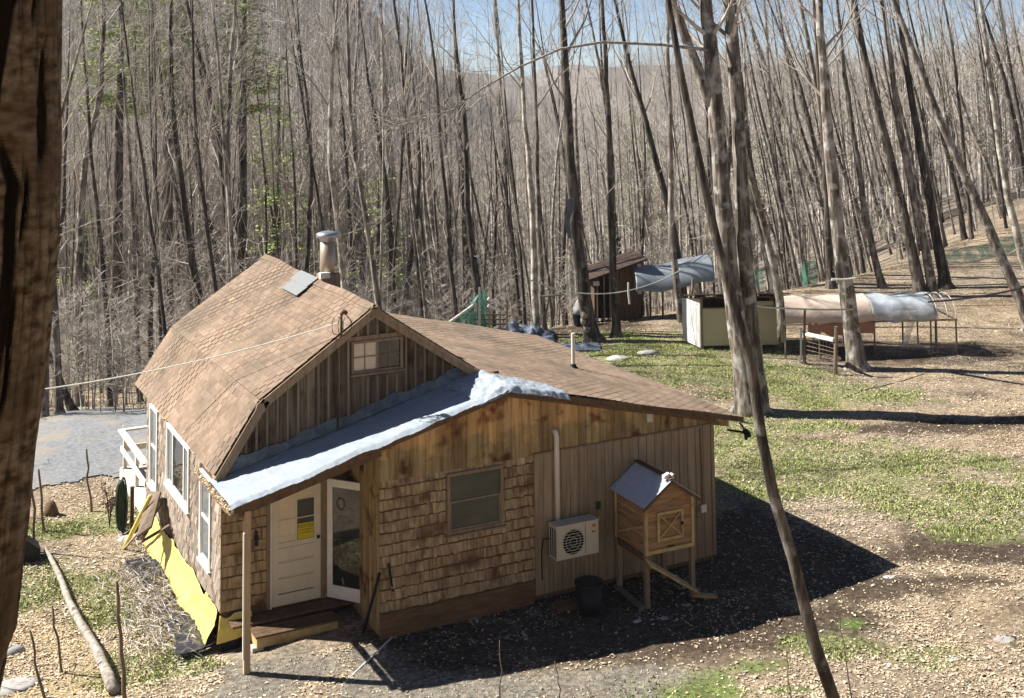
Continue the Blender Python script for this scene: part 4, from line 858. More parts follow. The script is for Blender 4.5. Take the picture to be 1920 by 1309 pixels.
# ---- garden hose on a post, plant, stakes, log
hp = thing('hose_stand', 'dark green garden hose coiled over a post beside the deck', 'garden hose', tuple(G(226, 996)))
c = MB(); c.box(-.04, .05, -.04, .05, -.1, 1.15); c.build('post', 'stick', hp)
c = MB()
for k in range(13):
    o_ = random.uniform(-.05, .06); c.tube([(-.02+o_+.075*math.sin(a)*(1+.2*random.random()), -.08-.012*k+.02*math.cos(a), .62+(.56+o_)*math.cos(a)) for a in np.linspace(0, 6.28, 22)], .016, 6)
c.build('hose', 'green', hp, True)
c = MB(); c.box(.22, .30, .0, .08, -.1, .95); c.build('second_post', 'trim_dark', hp)
fp = thing('dead_plant', 'small dark dead plant with drooping seed heads beside the hose', 'plant', tuple(G(205, 990)))
c = MB(); heads = MB()
for k in range(9):
    a = random.uniform(0, 6.3); l = random.uniform(.05, .25); h = random.uniform(.45, 1.0); q = (math.cos(a)*l, math.sin(a)*l, h); c.tube([(0, 0, 0), (q[0]*.4, q[1]*.4, h*.6), q], .008, 4)
    for j in range(14):
        p = Vector(q)+Vector((random.gauss(0, .06), random.gauss(0, .06), random.gauss(0, .05))); heads.tube([p, p+Vector((random.gauss(0, .03), random.gauss(0, .03), .03))], [.018, .006], 4)
c.build('stem', 'stick', fp); heads.build('foliage', 'trim_dark', fp)
for px0, py0, px1, py1, r_, lab in [(172, 960, 162, 842, .03, 'dark stake standing at the near edge of the driveway'), (82, 996, 72, 880, .035, 'stake in the grass left of the shaded stump'), (64, 1035, 60, 838, .035, 'tall grey stake beside the big leaning trunk'),
                                 (118, 1262, 98, 1136, .026, 'thin brown stake in the straw left of the log'), (86, 1309, 56, 1182, .028, 'dark short stake nearest the lower left corner'), (236, 1318, 218, 1090, .04, 'tall crooked stake right of the fallen log')]:
    P = G(px0, py0); u_, v_ = w2uv(P[0], P[1]); Q = at_v(px1, py1, v_)
    stick('stake', P-np.array([0, 0, .1]), Q, r_, r_*.7, 'stick', lab, 'stake', wob=.02, group='stakes in the left yard')
A = G(85, 1038); B = G(215, 1305)
lg = MB(); N = 14; lg.tube([Vector(A)+(Vector(B)-Vector(A))*(i/N)+Vector((math.sin(i*.7)*.03, 0, .08+.01*math.sin(i*2))) for i in range(N+1)], [.045+.055*i/N+.006*math.sin(i*3) for i in range(N+1)], 12)
tag(lg.build('fallen_log', 'log', None, True), 'long pale log lying on the ground at the left', 'log')
P = G(95, 965); sm = MB(); sm.tube([(P[0], P[1], P[2]-.05), (P[0], P[1], P[2]+.12), (P[0]-.02, P[1], P[2]+.3)], [.2, .16, .1], 9); tag(sm.build('stump', 'trim_dark', None, True), 'small dark stump beyond the stakes', 'stump')
dh = thing('dark_box', 'small dark pointed box on the ground beside the leaning trunk', 'box', tuple(G(45, 1050)))
c = MB(); c.box(-.3, .3, -.25, .25, 0, .25, .5); c.build('box_body', 'black', dh); c = MB(); c.add([(-.32, -.27, .25), (.32, -.27, .25), (.32, .27, .25), (-.32, .27, .25), (0, -.27, .5), (0, .27, .5)], [(0, 1, 4), (2, 3, 5), (1, 2, 5, 4), (3, 0, 4, 5)], .5); c.build('lid', 'black', dh)
for i, (px, py0, py1, lean, lab) in enumerate([(940, 1330, 1200, -3, 'bare pale stalk in front of the roof shadow, left of centre'), (1052, 1330, 1240, -12, 'short dead stalk at the bottom edge right of centre'), (1600, 1330, 1120, -30, 'tall thin dark stalk right of the slender tree'), (1483, 1330, 1215, -8, 'thin stalk just left of the slender tree foot')]):
    P = at_z(px, py0, -.28); u_, v_ = w2uv(P[0], P[1]); Q = at_v(px+lean, py1, v_)
    stick('dead_stalk', P, Q, .014, .007, 'stick', lab, 'stalk', wob=.02, group='dead stalks at the front of the yard', n=6)
def brush():
    m = MB()
    for i in range(4200):
        px = 322+random.gauss(0, 48); py = 1100+random.gauss(0, 55)
        if px > 395: continue
        P = Vector(at_z(px, py, -.5)); P.z = Ts(P.x, P.y)+random.uniform(0, .16)
        if P.x > -.25: continue
        d = Vector((random.gauss(0, .7), random.gauss(0, .7), random.uniform(.05, .7))).normalized()*random.uniform(.1, .38); e = d.orthogonal().normalized()*.011
        m.add([P-e, P+e, P+d+Vector((random.gauss(0, .04), random.gauss(0, .04), -.03))], [(0, 1, 2)])
    tag(m.build('dead_brush', 'twig'), 'tangle of dead brown stems beside the black plastic', 'brush', kind='stuff')
brush()
# ================================================================ OUTBUILDINGS
def place(px, py, rot):      # ground point + yaw relative to the camera's right
    P = G(px, py); a = math.atan2(RH[1], RH[0])+rot; return tuple(P), a
# coop
loc, a = place(1315, 655, R(2)); k_ = 46.0/CF
cp_ = thing('chicken_coop', 'cream panelled coop with rusty flat roof behind the twin trunked tree', 'coop', loc, a)
c = MB(); c.box(0, 1.42, -.02, .0, .12, 1.42, .5); c.box(1.43, 2.85, -.02, 0, .12, 1.42, .5); c.box(1.75, 2.66, -.02, 0, 1.50, 1.66, .5); c.build('front_panel', 'coop', cp_)
c = MB(); c.hexa([(-.42, 1.45, .05), (-.03, -.02, .05), (.0, .0, .05), (-.39, 1.47, .05), (-.42, 1.45, 1.55), (-.03, -.02, 1.78), (0, 0, 1.78), (-.39, 1.47, 1.55)], .5); c.build('side_panel', 'coopwhite', cp_)
c = MB(); c.box(2.86, 2.9, 0, 1.5, .1, 1.7, .5); c.box(0.02, 2.85, 1.46, 1.5, .1, 1.55, .5); c.box(.02, 2.84, .05, 1.45, .1, .14, .5); c.build('back_panel', 'trim_dark', cp_)
c = MB(); [c.box(x, x+.07, -.045, -.021, .02, 1.82) for x in (-.0, 2.82)]; c.box(.08, 2.81, -.045, -.021, 1.42, 1.46); c.build('frame_post', 'trim', cp_)
c = MB(); c.hexa([(-.25, -.35, 1.95), (3.15, -.35, 1.95), (3.05, 1.7, 1.6), (-.5, 1.7, 1.6), (-.25, -.35, 1.99), (3.15, -.35, 1.99), (3.05, 1.7, 1.64), (-.5, 1.7, 1.64)], .5)
for x in (.1, .9, 1.7, 2.5): c.beam((x, -.3, 1.9), (x, 1.6, 1.56), .05, .08)
c.build('roof', 'rust', cp_)
c = MB(); c.box(-.2, 3.0, -.30, -.25, 1.84, 1.90); c.build('roof_beam', 'trim_dark', cp_)
# poultry run
loc, a = place(1468, 672, R(2)); rn = thing('poultry_run', 'long covered poultry run with tan tarp, clear plastic and bare hoop end', 'poultry run', loc, a)
L_ = 6.15; RZ = 1.22; TZ = 1.98; DP = 1.9
posts = [(0.1, 0), (1.3, 0), (3.25, 0), (5.25, .0), (L_, 0), (L_, DP), (5.75, .9), (5.45, DP), (2.7, DP), (.1, DP), (1.6, DP), (4.9, DP)]
for x, y in posts:
    c = MB(); c.tube([(x, y, -.1), (x+.01, y, RZ)], .032, 7); c.build('post', 'stick', rn)
c = MB(); c.tube([(0, -.02, RZ), (L_*.5, -.02, RZ-.02), (L_+.05, -.02, RZ)], .035, 7); c.tube([(0, DP, RZ), (L_+.05, DP, RZ)], .035, 7); c.tube([(L_, 0, RZ), (L_, DP, RZ)], .03, 7); c.build('rail', 'trim', rn)
def hoop(x0, x1, b0=0, b1=1, bul=0, sg=0):
    def f(a_, b_):
        x = x0+(x1-x0)*a_; t_ = b0+(b1-b0)*b_; th = math.pi*t_; y = DP/2-DP/2*math.cos(th)*1.03; z = RZ+(TZ-RZ)*math.sin(th)**.8+.03*math.sin(a_*14+t_*9)*bul-sg*math.sin(a_*math.pi)*.06
        return (x, y-.03, z)
    return f
c = MB(); c.grid(hoop(.0, 3.25, 0, 1, 1, 1), 40, 20); sheet(c.build('tan_cover', 'tan_tarp', rn, True), .006)
c = MB(); c.grid(hoop(3.2, 5.45, 0, 1, 1.5, .5), 34, 20); sheet(c.build('plastic_cover', 'clear_plastic', rn, True), .004)
for x in (5.5, 5.85, L_):
    c = MB(); f = hoop(x, x); c.tube([f(0, t_) for t_ in np.linspace(0, 1, 13)], .015, 6); c.build('hoop', 'pvc', rn)
c = MB(); c.grid(hoop(5.45, L_, 0, 1, 1, 0), 10, 14); c.build('end_net', 'wire_net', rn)
c = MB(); c.grid(lambda a_, b_: (.9+2.35*a_, -.05-.03*math.sin(a_*20), RZ-.03-b_*(.42-.05*math.sin(a_*9)+.08*math.sin(a_*23)*(1-a_))), 40, 6); sheet(c.build('orange_flap', 'orange_tarp', rn, True), .005)
c = MB(); c.grid(lambda a_, b_: (4.55+.25*a_-.32*b_, .25, RZ-.05-b_*.95), 6, 8); c.build('plastic_strip', 'clear_plastic', rn)
c = MB(); c.grid(lambda a_, b_: (3.3+2.85*a_, -.04, .02+b_*.42), 6, 2); c.build('wire_mesh', 'wire_net', rn)
# little gate with white rail
ga = thing('yard_gate', 'low makeshift gate with white top rail between two weathered posts', 'gate', tuple(G(1508, 683)))
b0 = Vector(G(1508, 683)); B1 = G(1566, 703); ub_, vb_ = w2uv(*B1[:2]); ua_, va_ = w2uv(b0.x, b0.y)
def rel(q): return Vector(q)-b0
m = MB(); m.tube([rel(b0), rel(at_v(1509, 582, va_))], [.05, .04], 8); m.build('post', 'stick', ga)
m = MB(); m.tube([rel(B1), rel(at_v(1568, 612, vb_))], [.07, .06], 8); m.build('post', 'stick', ga)
m = MB(); m.tube([rel(at_v(1512, 627, va_)), rel(at_v(1564, 638, vb_))], .075, 10); m.build('top_rail', 'white', ga)
m = MB(); m.tube([rel(at_v(1502, 675, va_+.1)), rel(at_v(1502, 616, va_+.1)), rel(at_v(1510, 630, va_+.1))], .045, 6); m.build('side_frame', 'white', ga)
m = MB()
for k in range(7): m.tube([rel(at_v(1511, 640+k*8, va_)), rel(at_v(1564, 654+k*7, vb_))], .012, 4)
for k in range(9): m.tube([rel(at_v(1511+k*6.5, 632+k*1.4, va_+(vb_-va_)*k/8)), rel(at_v(1511+k*6.5, 684+k*2, va_+(vb_-va_)*k/8))], .006, 4)
m.build('wire_panel', 'stick', ga)
# dark shed behind the trees
loc, a = place(1115, 606, R(8)); sh_ = thing('open_shed', 'dark open fronted shed with slanted roof behind two tree trunks', 'shed', loc, a)
c = MB(); z0 = 0
c.hexa([(0, 1.9, -.2), (1.95, 1.9, -.2), (1.95, 1.95, -.2), (0, 1.95, -.2), (0, 1.9, 1.75), (1.95, 1.9, 2.3), (1.95, 1.95, 2.3), (0, 1.95, 1.75)], .5)
c.box(.0, .04, 0, 1.89, -.2, 1.7, .5); c.hexa([(.95, .0, -.2), (1.95, .0, -.2), (1.95, .04, -.2), (.95, .04, -.2), (.95, .0, 2.05), (1.95, .0, 2.36), (1.95, .04, 2.36), (.95, .04, 2.05)], .5)
c.box(1.91, 1.95, .05, 1.89, -.2, 2.3, .5); c.build('wall', 'trim_dark', sh_)
c = MB(); [c.box(x, x+.05, -.06, -.01, -.2, 1.75+x*.3) for x in (.1, .38, .62, .93)]; c.box(1.66, 1.76, -.03, -.002, 1.35, 2.25, .5); c.build('post', 'trim', sh_)
c = MB(); c.box(1.80, 1.96, -.05, -.003, 1.1, 2.32, .5); c.box(-.05, .2, -.1, -.06, 1.5, 1.68, .5); c.build('white_panel', 'coopwhite', sh_)
c = MB(); c.hexa([(-.35, -.4, 1.72), (2.15, -.4, 2.5), (2.15, 2.1, 2.5), (-.35, 2.1, 1.72), (-.35, -.4, 1.79), (2.15, -.4, 2.57), (2.15, 2.1, 2.57), (-.35, 2.1, 1.79)], .5); c.build('roof', 'rust', sh_)
# grey arched tarp shelter
loc, a = place(1196, 602, R(10)); gs = thing('tarp_shelter', 'arched grey tarp shelter on poles beside the dark shed', 'shelter', loc, a)
def arch(a_, b_):
    x = .0+3.3*a_; th = math.pi*(.06+.86*b_); sg_ = -.14*math.sin(a_*math.pi)*math.exp(-((a_-.35)/.3)**2)
    y = .9-1.15*math.cos(th); z = 1.25+.32*a_+.78*math.sin(th)**.85-(.32 if b_ < .5 else .1)*(1-math.sin(th))+sg_+.02*math.sin(a_*17+b_*5); return (x-.35*(1-math.sin(th))*.4+.0, y, z)
c = MB(); c.grid(arch, 50, 26); sheet(c.build('canopy', 'grey_tarp', gs, True), .006)
for x, y, h in ((.62, .3, 1.35), (.70, 1.8, 1.5), (1.02, -.1, 1.15), (3.2, -.1, 1.4), (3.2, 1.8, 1.5), (.0, 1.8, 1.2)):
    c = MB(); c.tube([(x, y, -.2), (x, y, h)], .045, 7); c.build('pole', 'trim_dark', gs)
c = MB(); c.tube([(0, .4, 1.15), (1.1, .3, 1.1)], .03, 6); c.tube([(.35, .4, 1.1), (.15, .4, .5)], .025, 6); c.build('brace', 'trim_dark', gs)
# hanging cloth strip & clothesline between trees
def sagline(name, p0, p1, sag, r_, mat, label, cat, mid=None):
    p0 = Vector(p0); p1 = Vector(p1); m = MB(); m.tube([p0+(p1-p0)*t-Vector((0, 0, sag*4*t*(1-t))) for t in np.linspace(0, 1, 22)], r_, 5); return tag(m.build(name, mat), label, cat)
sagline('green_rope', at_v(995, 525, 46), at_v(1345, 458, 47.5), 1.05, .022, 'rope', 'sagging green rope strung past the shed toward the tarp shelter', 'rope')
sagline('strap_line', at_v(1395, 572, 40), at_v(1600, 580, 43), .06, .03, 'rope', 'flat pale strap stretched across the coop front', 'strap')
sagline('dark_line', at_v(1740, 566, 44), at_v(1960, 528, 45), .12, .035, 'rope_dark', 'taut grey line rising from the run to the right edge', 'rope')
c = MB(); P = Vector(at_v(1178, 530, 45.5)); c.tube([P, P-Vector((0, 0, .35)), P+Vector((.04, 0, -.75))], [.035, .045, .04], 6); tag(c.build('rag', 'rope'), 'pale rag hanging from the green rope in front of the shed', 'rag')
# pole between coop and shelter
stick('tall_stake', G(1296, 645), at_v(1298, 522, 46.8), .05, .04, 'stick', 'tall crooked pole standing at the left end of the coop', 'pole', wob=.05)
# green netting
def net(name, quad, label, px=16):
    q = [Vector(p) for p in quad]; m = MB()
    def f(a_, b_):
        p = (q[0]*(1-a_)+q[1]*a_)*(1-b_)+(q[3]*(1-a_)+q[2]*a_)*b_; w_ = math.sin(a_*math.pi)*math.sin(b_*math.pi)
        return p+Vector((FH[0], FH[1], 0))*(.25*w_*math.sin(a_*9+b_*4))-Vector((0, 0, .12*w_))
    m.grid(f, 20, 14); o = m.build(name, 'green_net', None, True); tag(o, label, 'netting'); return o
V0 = 46.5
net('garden_net', [at_v(835, 618, V0), at_v(925, 625, V0), at_v(912, 542, V0), at_v(900, 548, V0)], 'green netting draped over a slanting pole behind the addition roof')
stick('net_pole', at_v(832, 612, V0-.3), at_v(888, 572, V0-.3), .05, .05, 'rope', 'pale green slanting pole holding the netting up', 'pole')
stick('net_pole', at_v(899, 640, V0-.2), at_v(899, 538, V0-.2), .05, .045, 'rope', 'upright pale post inside the green netting', 'pole')
net('garden_net', [at_v(1496, 545, 58), at_v(1536, 548, 58), at_v(1530, 490, 58), at_v(1505, 488, 58)], 'green netting bundle hanging among trunks above the tan run')
net('garden_net', [at_v(1404, 540, 57), at_v(1432, 540, 57), at_v(1430, 505, 57), at_v(1406, 505, 57)], 'small green netting piece right of the twin trunked tree')
P1 = G(1765, 498); P2 = G(1930, 470)
net('garden_net', [P1+np.array([0, 0, -.05]), P2+np.array([0, 0, -.05]), P2+np.array([0, 0, .95]), P1+np.array([0, 0, .55])], 'long low green net fence across the leafy slope at the far right')
# white slatted rail behind the addition
rl = thing('slatted_rail', 'white slatted rail frame behind the addition roof', 'railing', tuple(at_v(920, 615, 46)))
b0 = Vector(at_v(920, 615, 46)); m = MB()
for dy in (0, 13): m.beam(Vector(at_v(915, 560+dy, 46))-b0, Vector(at_v(938, 570+dy, 46.2))-b0, .05, .10); m.beam(Vector(at_v(939, 572+dy, 46.2))-b0, Vector(at_v(951, 572+dy, 46.4))-b0, .05, .10)
m.build('slat', 'white', rl)
m = MB(); [m.beam(Vector(at_v(x, 560, 46.3))-b0, Vector(at_v(x, 628, 46.3))-b0, .07, .07) for x in (918, 938, 951)]; m.build('post', 'trim', rl)
m = MB(); [m.beam(Vector(at_v(876, 590+i*9, 46.6))-b0, Vector(at_v(948, 590+i*9, 46.6))-b0, .04, .05) for i in range(5)]; m.build('lower_slat', 'stick', rl)
# blue tarps on the ground
def groundtarp(name, px, py, ru, rv, h, label):
    P = G(px, py); m = MB()
    def f(a_, b_):
        u_ = (a_*2-1); v_ = (b_*2-1); k = max(0, 1-u_*u_*.9)*max(0, 1-v_*v_*.9); x = P[0]+RH[0]*u_*ru+FH[0]*v_*rv; y = P[1]+RH[1]*u_*ru+FH[1]*v_*rv
        return (x, y, Ts(x, y)+.03+h*k**.6*(.7+wr3(x*1.5, y*1.5)*1.6))
    m.grid(f, 40, 30); tag(sheet(m.build(name, 'blue_tarp', None, True), .005), label, 'tarp')
groundtarp('blue_tarp', 975, 634, 1.3, 1.3, .55, 'blue tarp heaped over a pile just beyond the addition roof')
groundtarp('blue_tarp', 1090, 652, .7, .6, .16, 'flat blue tarp lying on grass beyond the vent pipe')
# brush pile
bpz = MB(); P = Vector(G(1060, 606))
for i in range(220):
    a_ = random.uniform(0, 6.3); r_ = random.random()**.7; p = P+Vector((RH[0]*1.1*r_*math.cos(a_), RH[1]*1.1*r_*math.cos(a_), (1-r_)*random.uniform(0, .9)))+Vector((FH[0], FH[1], 0))*r_*math.sin(a_)
    d = Vector((random.gauss(0, 1), random.gauss(0, 1), random.gauss(0, .35))).normalized()*random.uniform(.3, .9); bpz.tube([p-d/2, p+d/2], [.02, .008], 4)
tag(bpz.build('brush_pile', 'twig'), 'pile of cut brush and branches left of the dark shed', 'brush pile')
bk = thing('wheelbarrow_tub', 'dark tub topped by a pale sack beside the brush pile', 'tub', tuple(G(1088, 612)))
c = MB(); c.tube([(0, 0, 0.05), (0, 0, .5)], [.25, .32], 14); c.build('tub', 'black', bk); c = MB(); c.tube([(0, 0, .5), (0, 0, .7), (.05, 0, .95), (.05, 0, 1.15)], [.3, .27, .2, .08], 12); c.build('sack', 'stone', bk, True)
c = MB(); c.tube([Vector(at_v(1012, 556, 47.5)), Vector(at_v(1060, 552, 47.5))], .035, 6)
for x0, x1 in ((1020, 1030), (1040, 1030), (1048, 1050), (1014, 1014)): c.tube([Vector(at_v(x0, 610, 47.5)), Vector(at_v(x1, 556, 47.5))], .03, 6)
tag(c.build('pole_rack', 'stick'), 'rough pole rack standing left of the brush pile', 'rack')
# ================================================================ TREES
def grow(mb, p, d, L, r, depth, seg=4, upb=.12, n=4, tw=1.0, kids=None):
    pts = [p.copy()]; dd = d.normalized(); rad = [r]
    for i in range(seg):
        dd = (dd+Vector((random.gauss(0, .13), random.gauss(0, .13), random.gauss(0, .08)+upb))).normalized(); pts.append(pts[-1]+dd*L/seg); rad.append(max(r*(1-(i+1)/seg*.82), .0058))
    mb.tube(pts, rad, n, cap=False)
    if depth <= 0: return
    k = kids if kids is not None else max(2, int(L*2.2*tw))
    for j in range(k):
        t = random.uniform(.2, 1.0)*seg; i = min(int(t), seg-1); q = pts[i].lerp(pts[i+1], t-i)
        a = random.uniform(0, 6.283); e = (pts[i+1]-pts[i]).normalized(); s = e.orthogonal().normalized(); s = Matrix.Rotation(a, 3, e) @ s
        an = random.uniform(.4, .95); nd = e*math.cos(an)+s*math.sin(an)
        grow(mb, q, nd, L*random.uniform(.3, .55), max(rad[i]*.5, .006), depth-1, 3 if depth > 1 else 2, .06, 3, tw)
def tree_meshes(path, radii, limb0, nl, tw=1.0, llen=(1.8, 4.2), flare=True, n=9, up=.15, low=0):
    """path: list of Vector from base upward (local)"""
    tr = MB(); P = [Vector(p) for p in path]
    if flare:
        r0 = radii[0]; base = P[0]; dn = (P[1]-P[0]).normalized()
        P = [base-dn*.3, base, base+dn*.22, base+dn*.6]+P[1:] if (P[1]-base).length > .8 else P; 
        if len(P) == len(path)+3: radii = [r0*2.1, r0*1.75, r0*1.28, r0*1.08]+list(radii[1:])
    # resample for roundness + wobble
    Q = [P[0]]; RR = [radii[0]]
    for i in range(len(P)-1):
        L = (P[i+1]-P[i]).length; k = max(1, int(L/.9))
        for j in range(1, k+1): Q.append(P[i].lerp(P[i+1], j/k)+Vector((random.gauss(0, .018), random.gauss(0, .018), 0))); RR.append((radii[i]+(radii[i+1]-radii[i])*j/k)*random.uniform(.96, 1.05))
    tr.tube(Q, RR, n, tint=random.random())
    cr = MB(); tot = sum((Q[i+1]-Q[i]).length for i in range(len(Q)-1)); acc = [0]
    for i in range(len(Q)-1): acc.append(acc[-1]+(Q[i+1]-Q[i]).length)
    def at(t):
        s = t*tot
        for i in range(len(Q)-1):
            if acc[i+1] >= s: k = (s-acc[i])/(acc[i+1]-acc[i]+1e-9); return Q[i].lerp(Q[i+1], k), RR[i]+(RR[i+1]-RR[i])*k
        return Q[-1], RR[-1]
    for j in range(nl):
        t = limb0+(1-limb0)*(j+random.random())/nl; p, r = at(min(t, .995)); a = random.uniform(0, 6.283); an = random.uniform(.45, .95)
        d = Vector((math.cos(a)*math.sin(an), math.sin(a)*math.sin(an), math.cos(an)))
        grow(cr, p, d, random.uniform(*llen)*(1.15-.6*max(0, t-.6)), r*random.uniform(.25, .5), 2, 4, up, 5, tw)
    for j in range(low):
        t = random.uniform(.12, limb0); p, r = at(t); a = random.uniform(0, 6.283); d = Vector((math.cos(a), math.sin(a), random.uniform(0, .6)))
        grow(cr, p, d, random.uniform(.7, 2.2), .016, 2, 3, .05, 3, tw)
    return tr, cr
def make_tree(name, label, path, radii, limb0, nl, mat='bark', **kw):
    b = Vector(path[0]); grp = kw.pop('group', None); t = thing(name, label, 'tree', tuple(b), group=grp)
    tr, cr = tree_meshes([Vector(p)-b for p in path], radii, limb0, nl, **kw)
    tk = tr.build('trunk', mat, t, True); cr.build('crown', 'twig', t, True); return t, tk
def px_tree(pts, wpx, label, mat='bark', limb0=.45, nl=12, top=19.0, base=None, name='bare_tree', **kw):
    """pts: picture points from the base up; all at the base's distance"""
    B = np.array(base) if base is not None else G(*pts[0]); u_, v_ = w2uv(B[0], B[1]); path = [Vector(B)]
    for q in pts[1:]: path.append(Vector(at_v(q[0], q[1], v_)))
    d = (path[-1]-path[-2]).normalized(); d = (d+Vector((0, 0, .25))).normalized()
    while path[-1].z < top: path.append(path[-1]+d*min(3.0, top-path[-1].z+.3)); d = (d+Vector((random.gauss(0, .06), random.gauss(0, .06), .05))).normalized()
    tot = path[-1].z-path[0].z; r0 = wpx/2*v_/CF; rad = [max(.025, r0*(1-.93*((p.z-path[0].z)/tot)**1.25)) for p in path]
    return make_tree(name, label, path, rad, limb0, nl, mat, **kw)
# prominent trees, traced one by one
random.seed(21)
# foreground leaning trunk (its right half in the picture)
def fore_tree():
    v_ = 5.2; pts = [(-128, 1380), (-75, 1180), (-52, 1000), (-38, 850), (-18, 700), (8, 480), (14, 250), (16, 0), (18, -300), (25, -900), (40, -1600)]
    path = [Vector(at_v(*q, v_)) for q in pts]; g0 = Ts(path[0].x, path[0].y); d = (path[1]-path[0]).normalized(); 
    path = [path[0]-d*max(.2, (path[0].z-g0+.2)/d.z)]+path
    b = Vector((path[0].x, path[0].y, Ts(path[0].x, path[0].y)))
    t = thing('bare_tree', 'huge dark foreground tree trunk with deeply split bark at the left edge', 'tree', tuple(b))
    m = MB(); n = 260; r0 = 95*v_/CF; Q = [path[0]]; 
    for i in range(len(path)-1):
        k = max(2, int((path[i+1]-path[i]).length/.014)); Q += [path[i].lerp(path[i+1], j/k) for j in range(1, k+1)]
    vs = []; fs = []; s = 0; CK = []; CR = []
    def poly(L, wd, side=True):
        zs = [(at_v(x_, y_, v_)[2]) for x_, y_ in L]; ss = []; xs = []
        for (x_, y_), z_ in zip(L, zs):
            i_ = min(range(len(Q)), key=lambda i: abs(Q[i].z-z_)); acc_ = sum((Q[i]-Q[i-1]).length for i in range(1, i_+1)); cx_ = 960+CF*((Q[i_].x-CAM[0])*RH[0]+(Q[i_].y-CAM[1])*RH[1])/((Q[i_].x-CAM[0])*FH[0]+(Q[i_].y-CAM[1])*FH[1]); ss.append(acc_); xs.append((x_-cx_)/95)
        o_ = np.argsort(ss); CR.append((side, (list(np.array(ss)[o_]), list(np.array(xs)[o_]), wd)))
    poly([(48, -400), (50, 0), (42, 60), (30, 150), (24, 230), (19, 310)], .16); poly([(38, 240), (46, 290), (62, 340), (58, 380), (57, 440), (50, 600), (34, 700), (22, 800), (8, 1000)], .13)
    poly([(14, 30), (12, 120), (20, 200), (12, 300)], .09); poly([(92, -300), (90, 0), (86, 60)], .05); poly([(82, 290), (84, 350), (80, 400), (72, 470)], .05); poly([(102, 60), (99, 200), (101, 330)], .06)
    poly([(24, 460), (18, 560), (8, 680), (-4, 800)], .06); poly([(70, 500), (60, 600), (54, 700), (40, 790)], .05); poly([(28, 820), (16, 950), (6, 1100), (-8, 1250)], .06)
    for k_ in range(6): poly([(-70+22*k_, 1300), (-50+20*k_, 700), (-60+20*k_, 0), (-60+20*k_, -900)], .07, False)
    for i, p in enumerate(Q):
        if i: s += (Q[i]-Q[i-1]).length
        A_ = 2*np.pi*np.arange(n)/n; ca = np.cos(A_); sa = np.sin(A_); crack = np.zeros(n)
        for side, PL in CR:
            if PL[0][0] < s < PL[0][-1]:
                xc = np.interp(s, PL[0], PL[1])+.07*(float(fbm(s*4.5, PL[1][0]*50))-.47); e = min(1, (s-PL[0][0])*4, (PL[0][-1]-s)*4); wd = max(.01, PL[2]*(.55+.9*float(fbm(s*3+PL[1][0]*9, 3.3))))
                crack = np.maximum(crack, np.where((sa < 0) == side, e*np.maximum(0, 1-np.abs(ca-xc+.02*(fbm(s*30+0*ca, ca*0+3)-.47))/wd), 0))
        o_ = np.zeros(n); nz = fbm(ca*2.2+7, o_+s*1.7+sa*2)-.47
        plate = np.abs(fbm(ca*7+20, o_+s*1.6+sa*7)-.47)
        r = r0*(1+.10*nz+.05*(fbm(ca*9+20, s*7+sa*9)-.47)+.05*(fbm(ca*26+20, s*6+sa*20)-.47)-.15*np.minimum(1, crack*2.2)-.06*np.clip(1-plate*14, 0, 1))
        CK.extend(np.maximum(crack, np.clip(.14-plate*2.2, 0, 1)).tolist())
        xs_ = p.x-b.x+RH[0]*ca*r+FH[0]*sa*r; ys_ = p.y-b.y+RH[1]*ca*r+FH[1]*sa*r
        vs.extend(zip(xs_.tolist(), ys_.tolist(), [p.z-b.z]*n))
    for i in range(len(Q)-1):
        for k in range(n): fs.append((i*n+k, i*n+(k+1) % n, (i+1)*n+(k+1) % n, (i+1)*n+k))
    m.add(vs, fs, .5); m.t = [min(1, max(0, (sum(CK[q] for q in f_)/4-.04)/.22)) for f_ in fs]; m.build('trunk', 'bark_fore', t, True)
    c = MB(); p = path[-1]-b
    for k in range(10): a = k*1.9; grow(c, p-Vector((0, 0, random.uniform(0, 1.5))), Vector((math.cos(a), math.sin(a), .9)), random.uniform(2, 3.5), .05, 2, 4, .15, 5)
    c.build('crown', 'twig', t, True)
fore_tree()
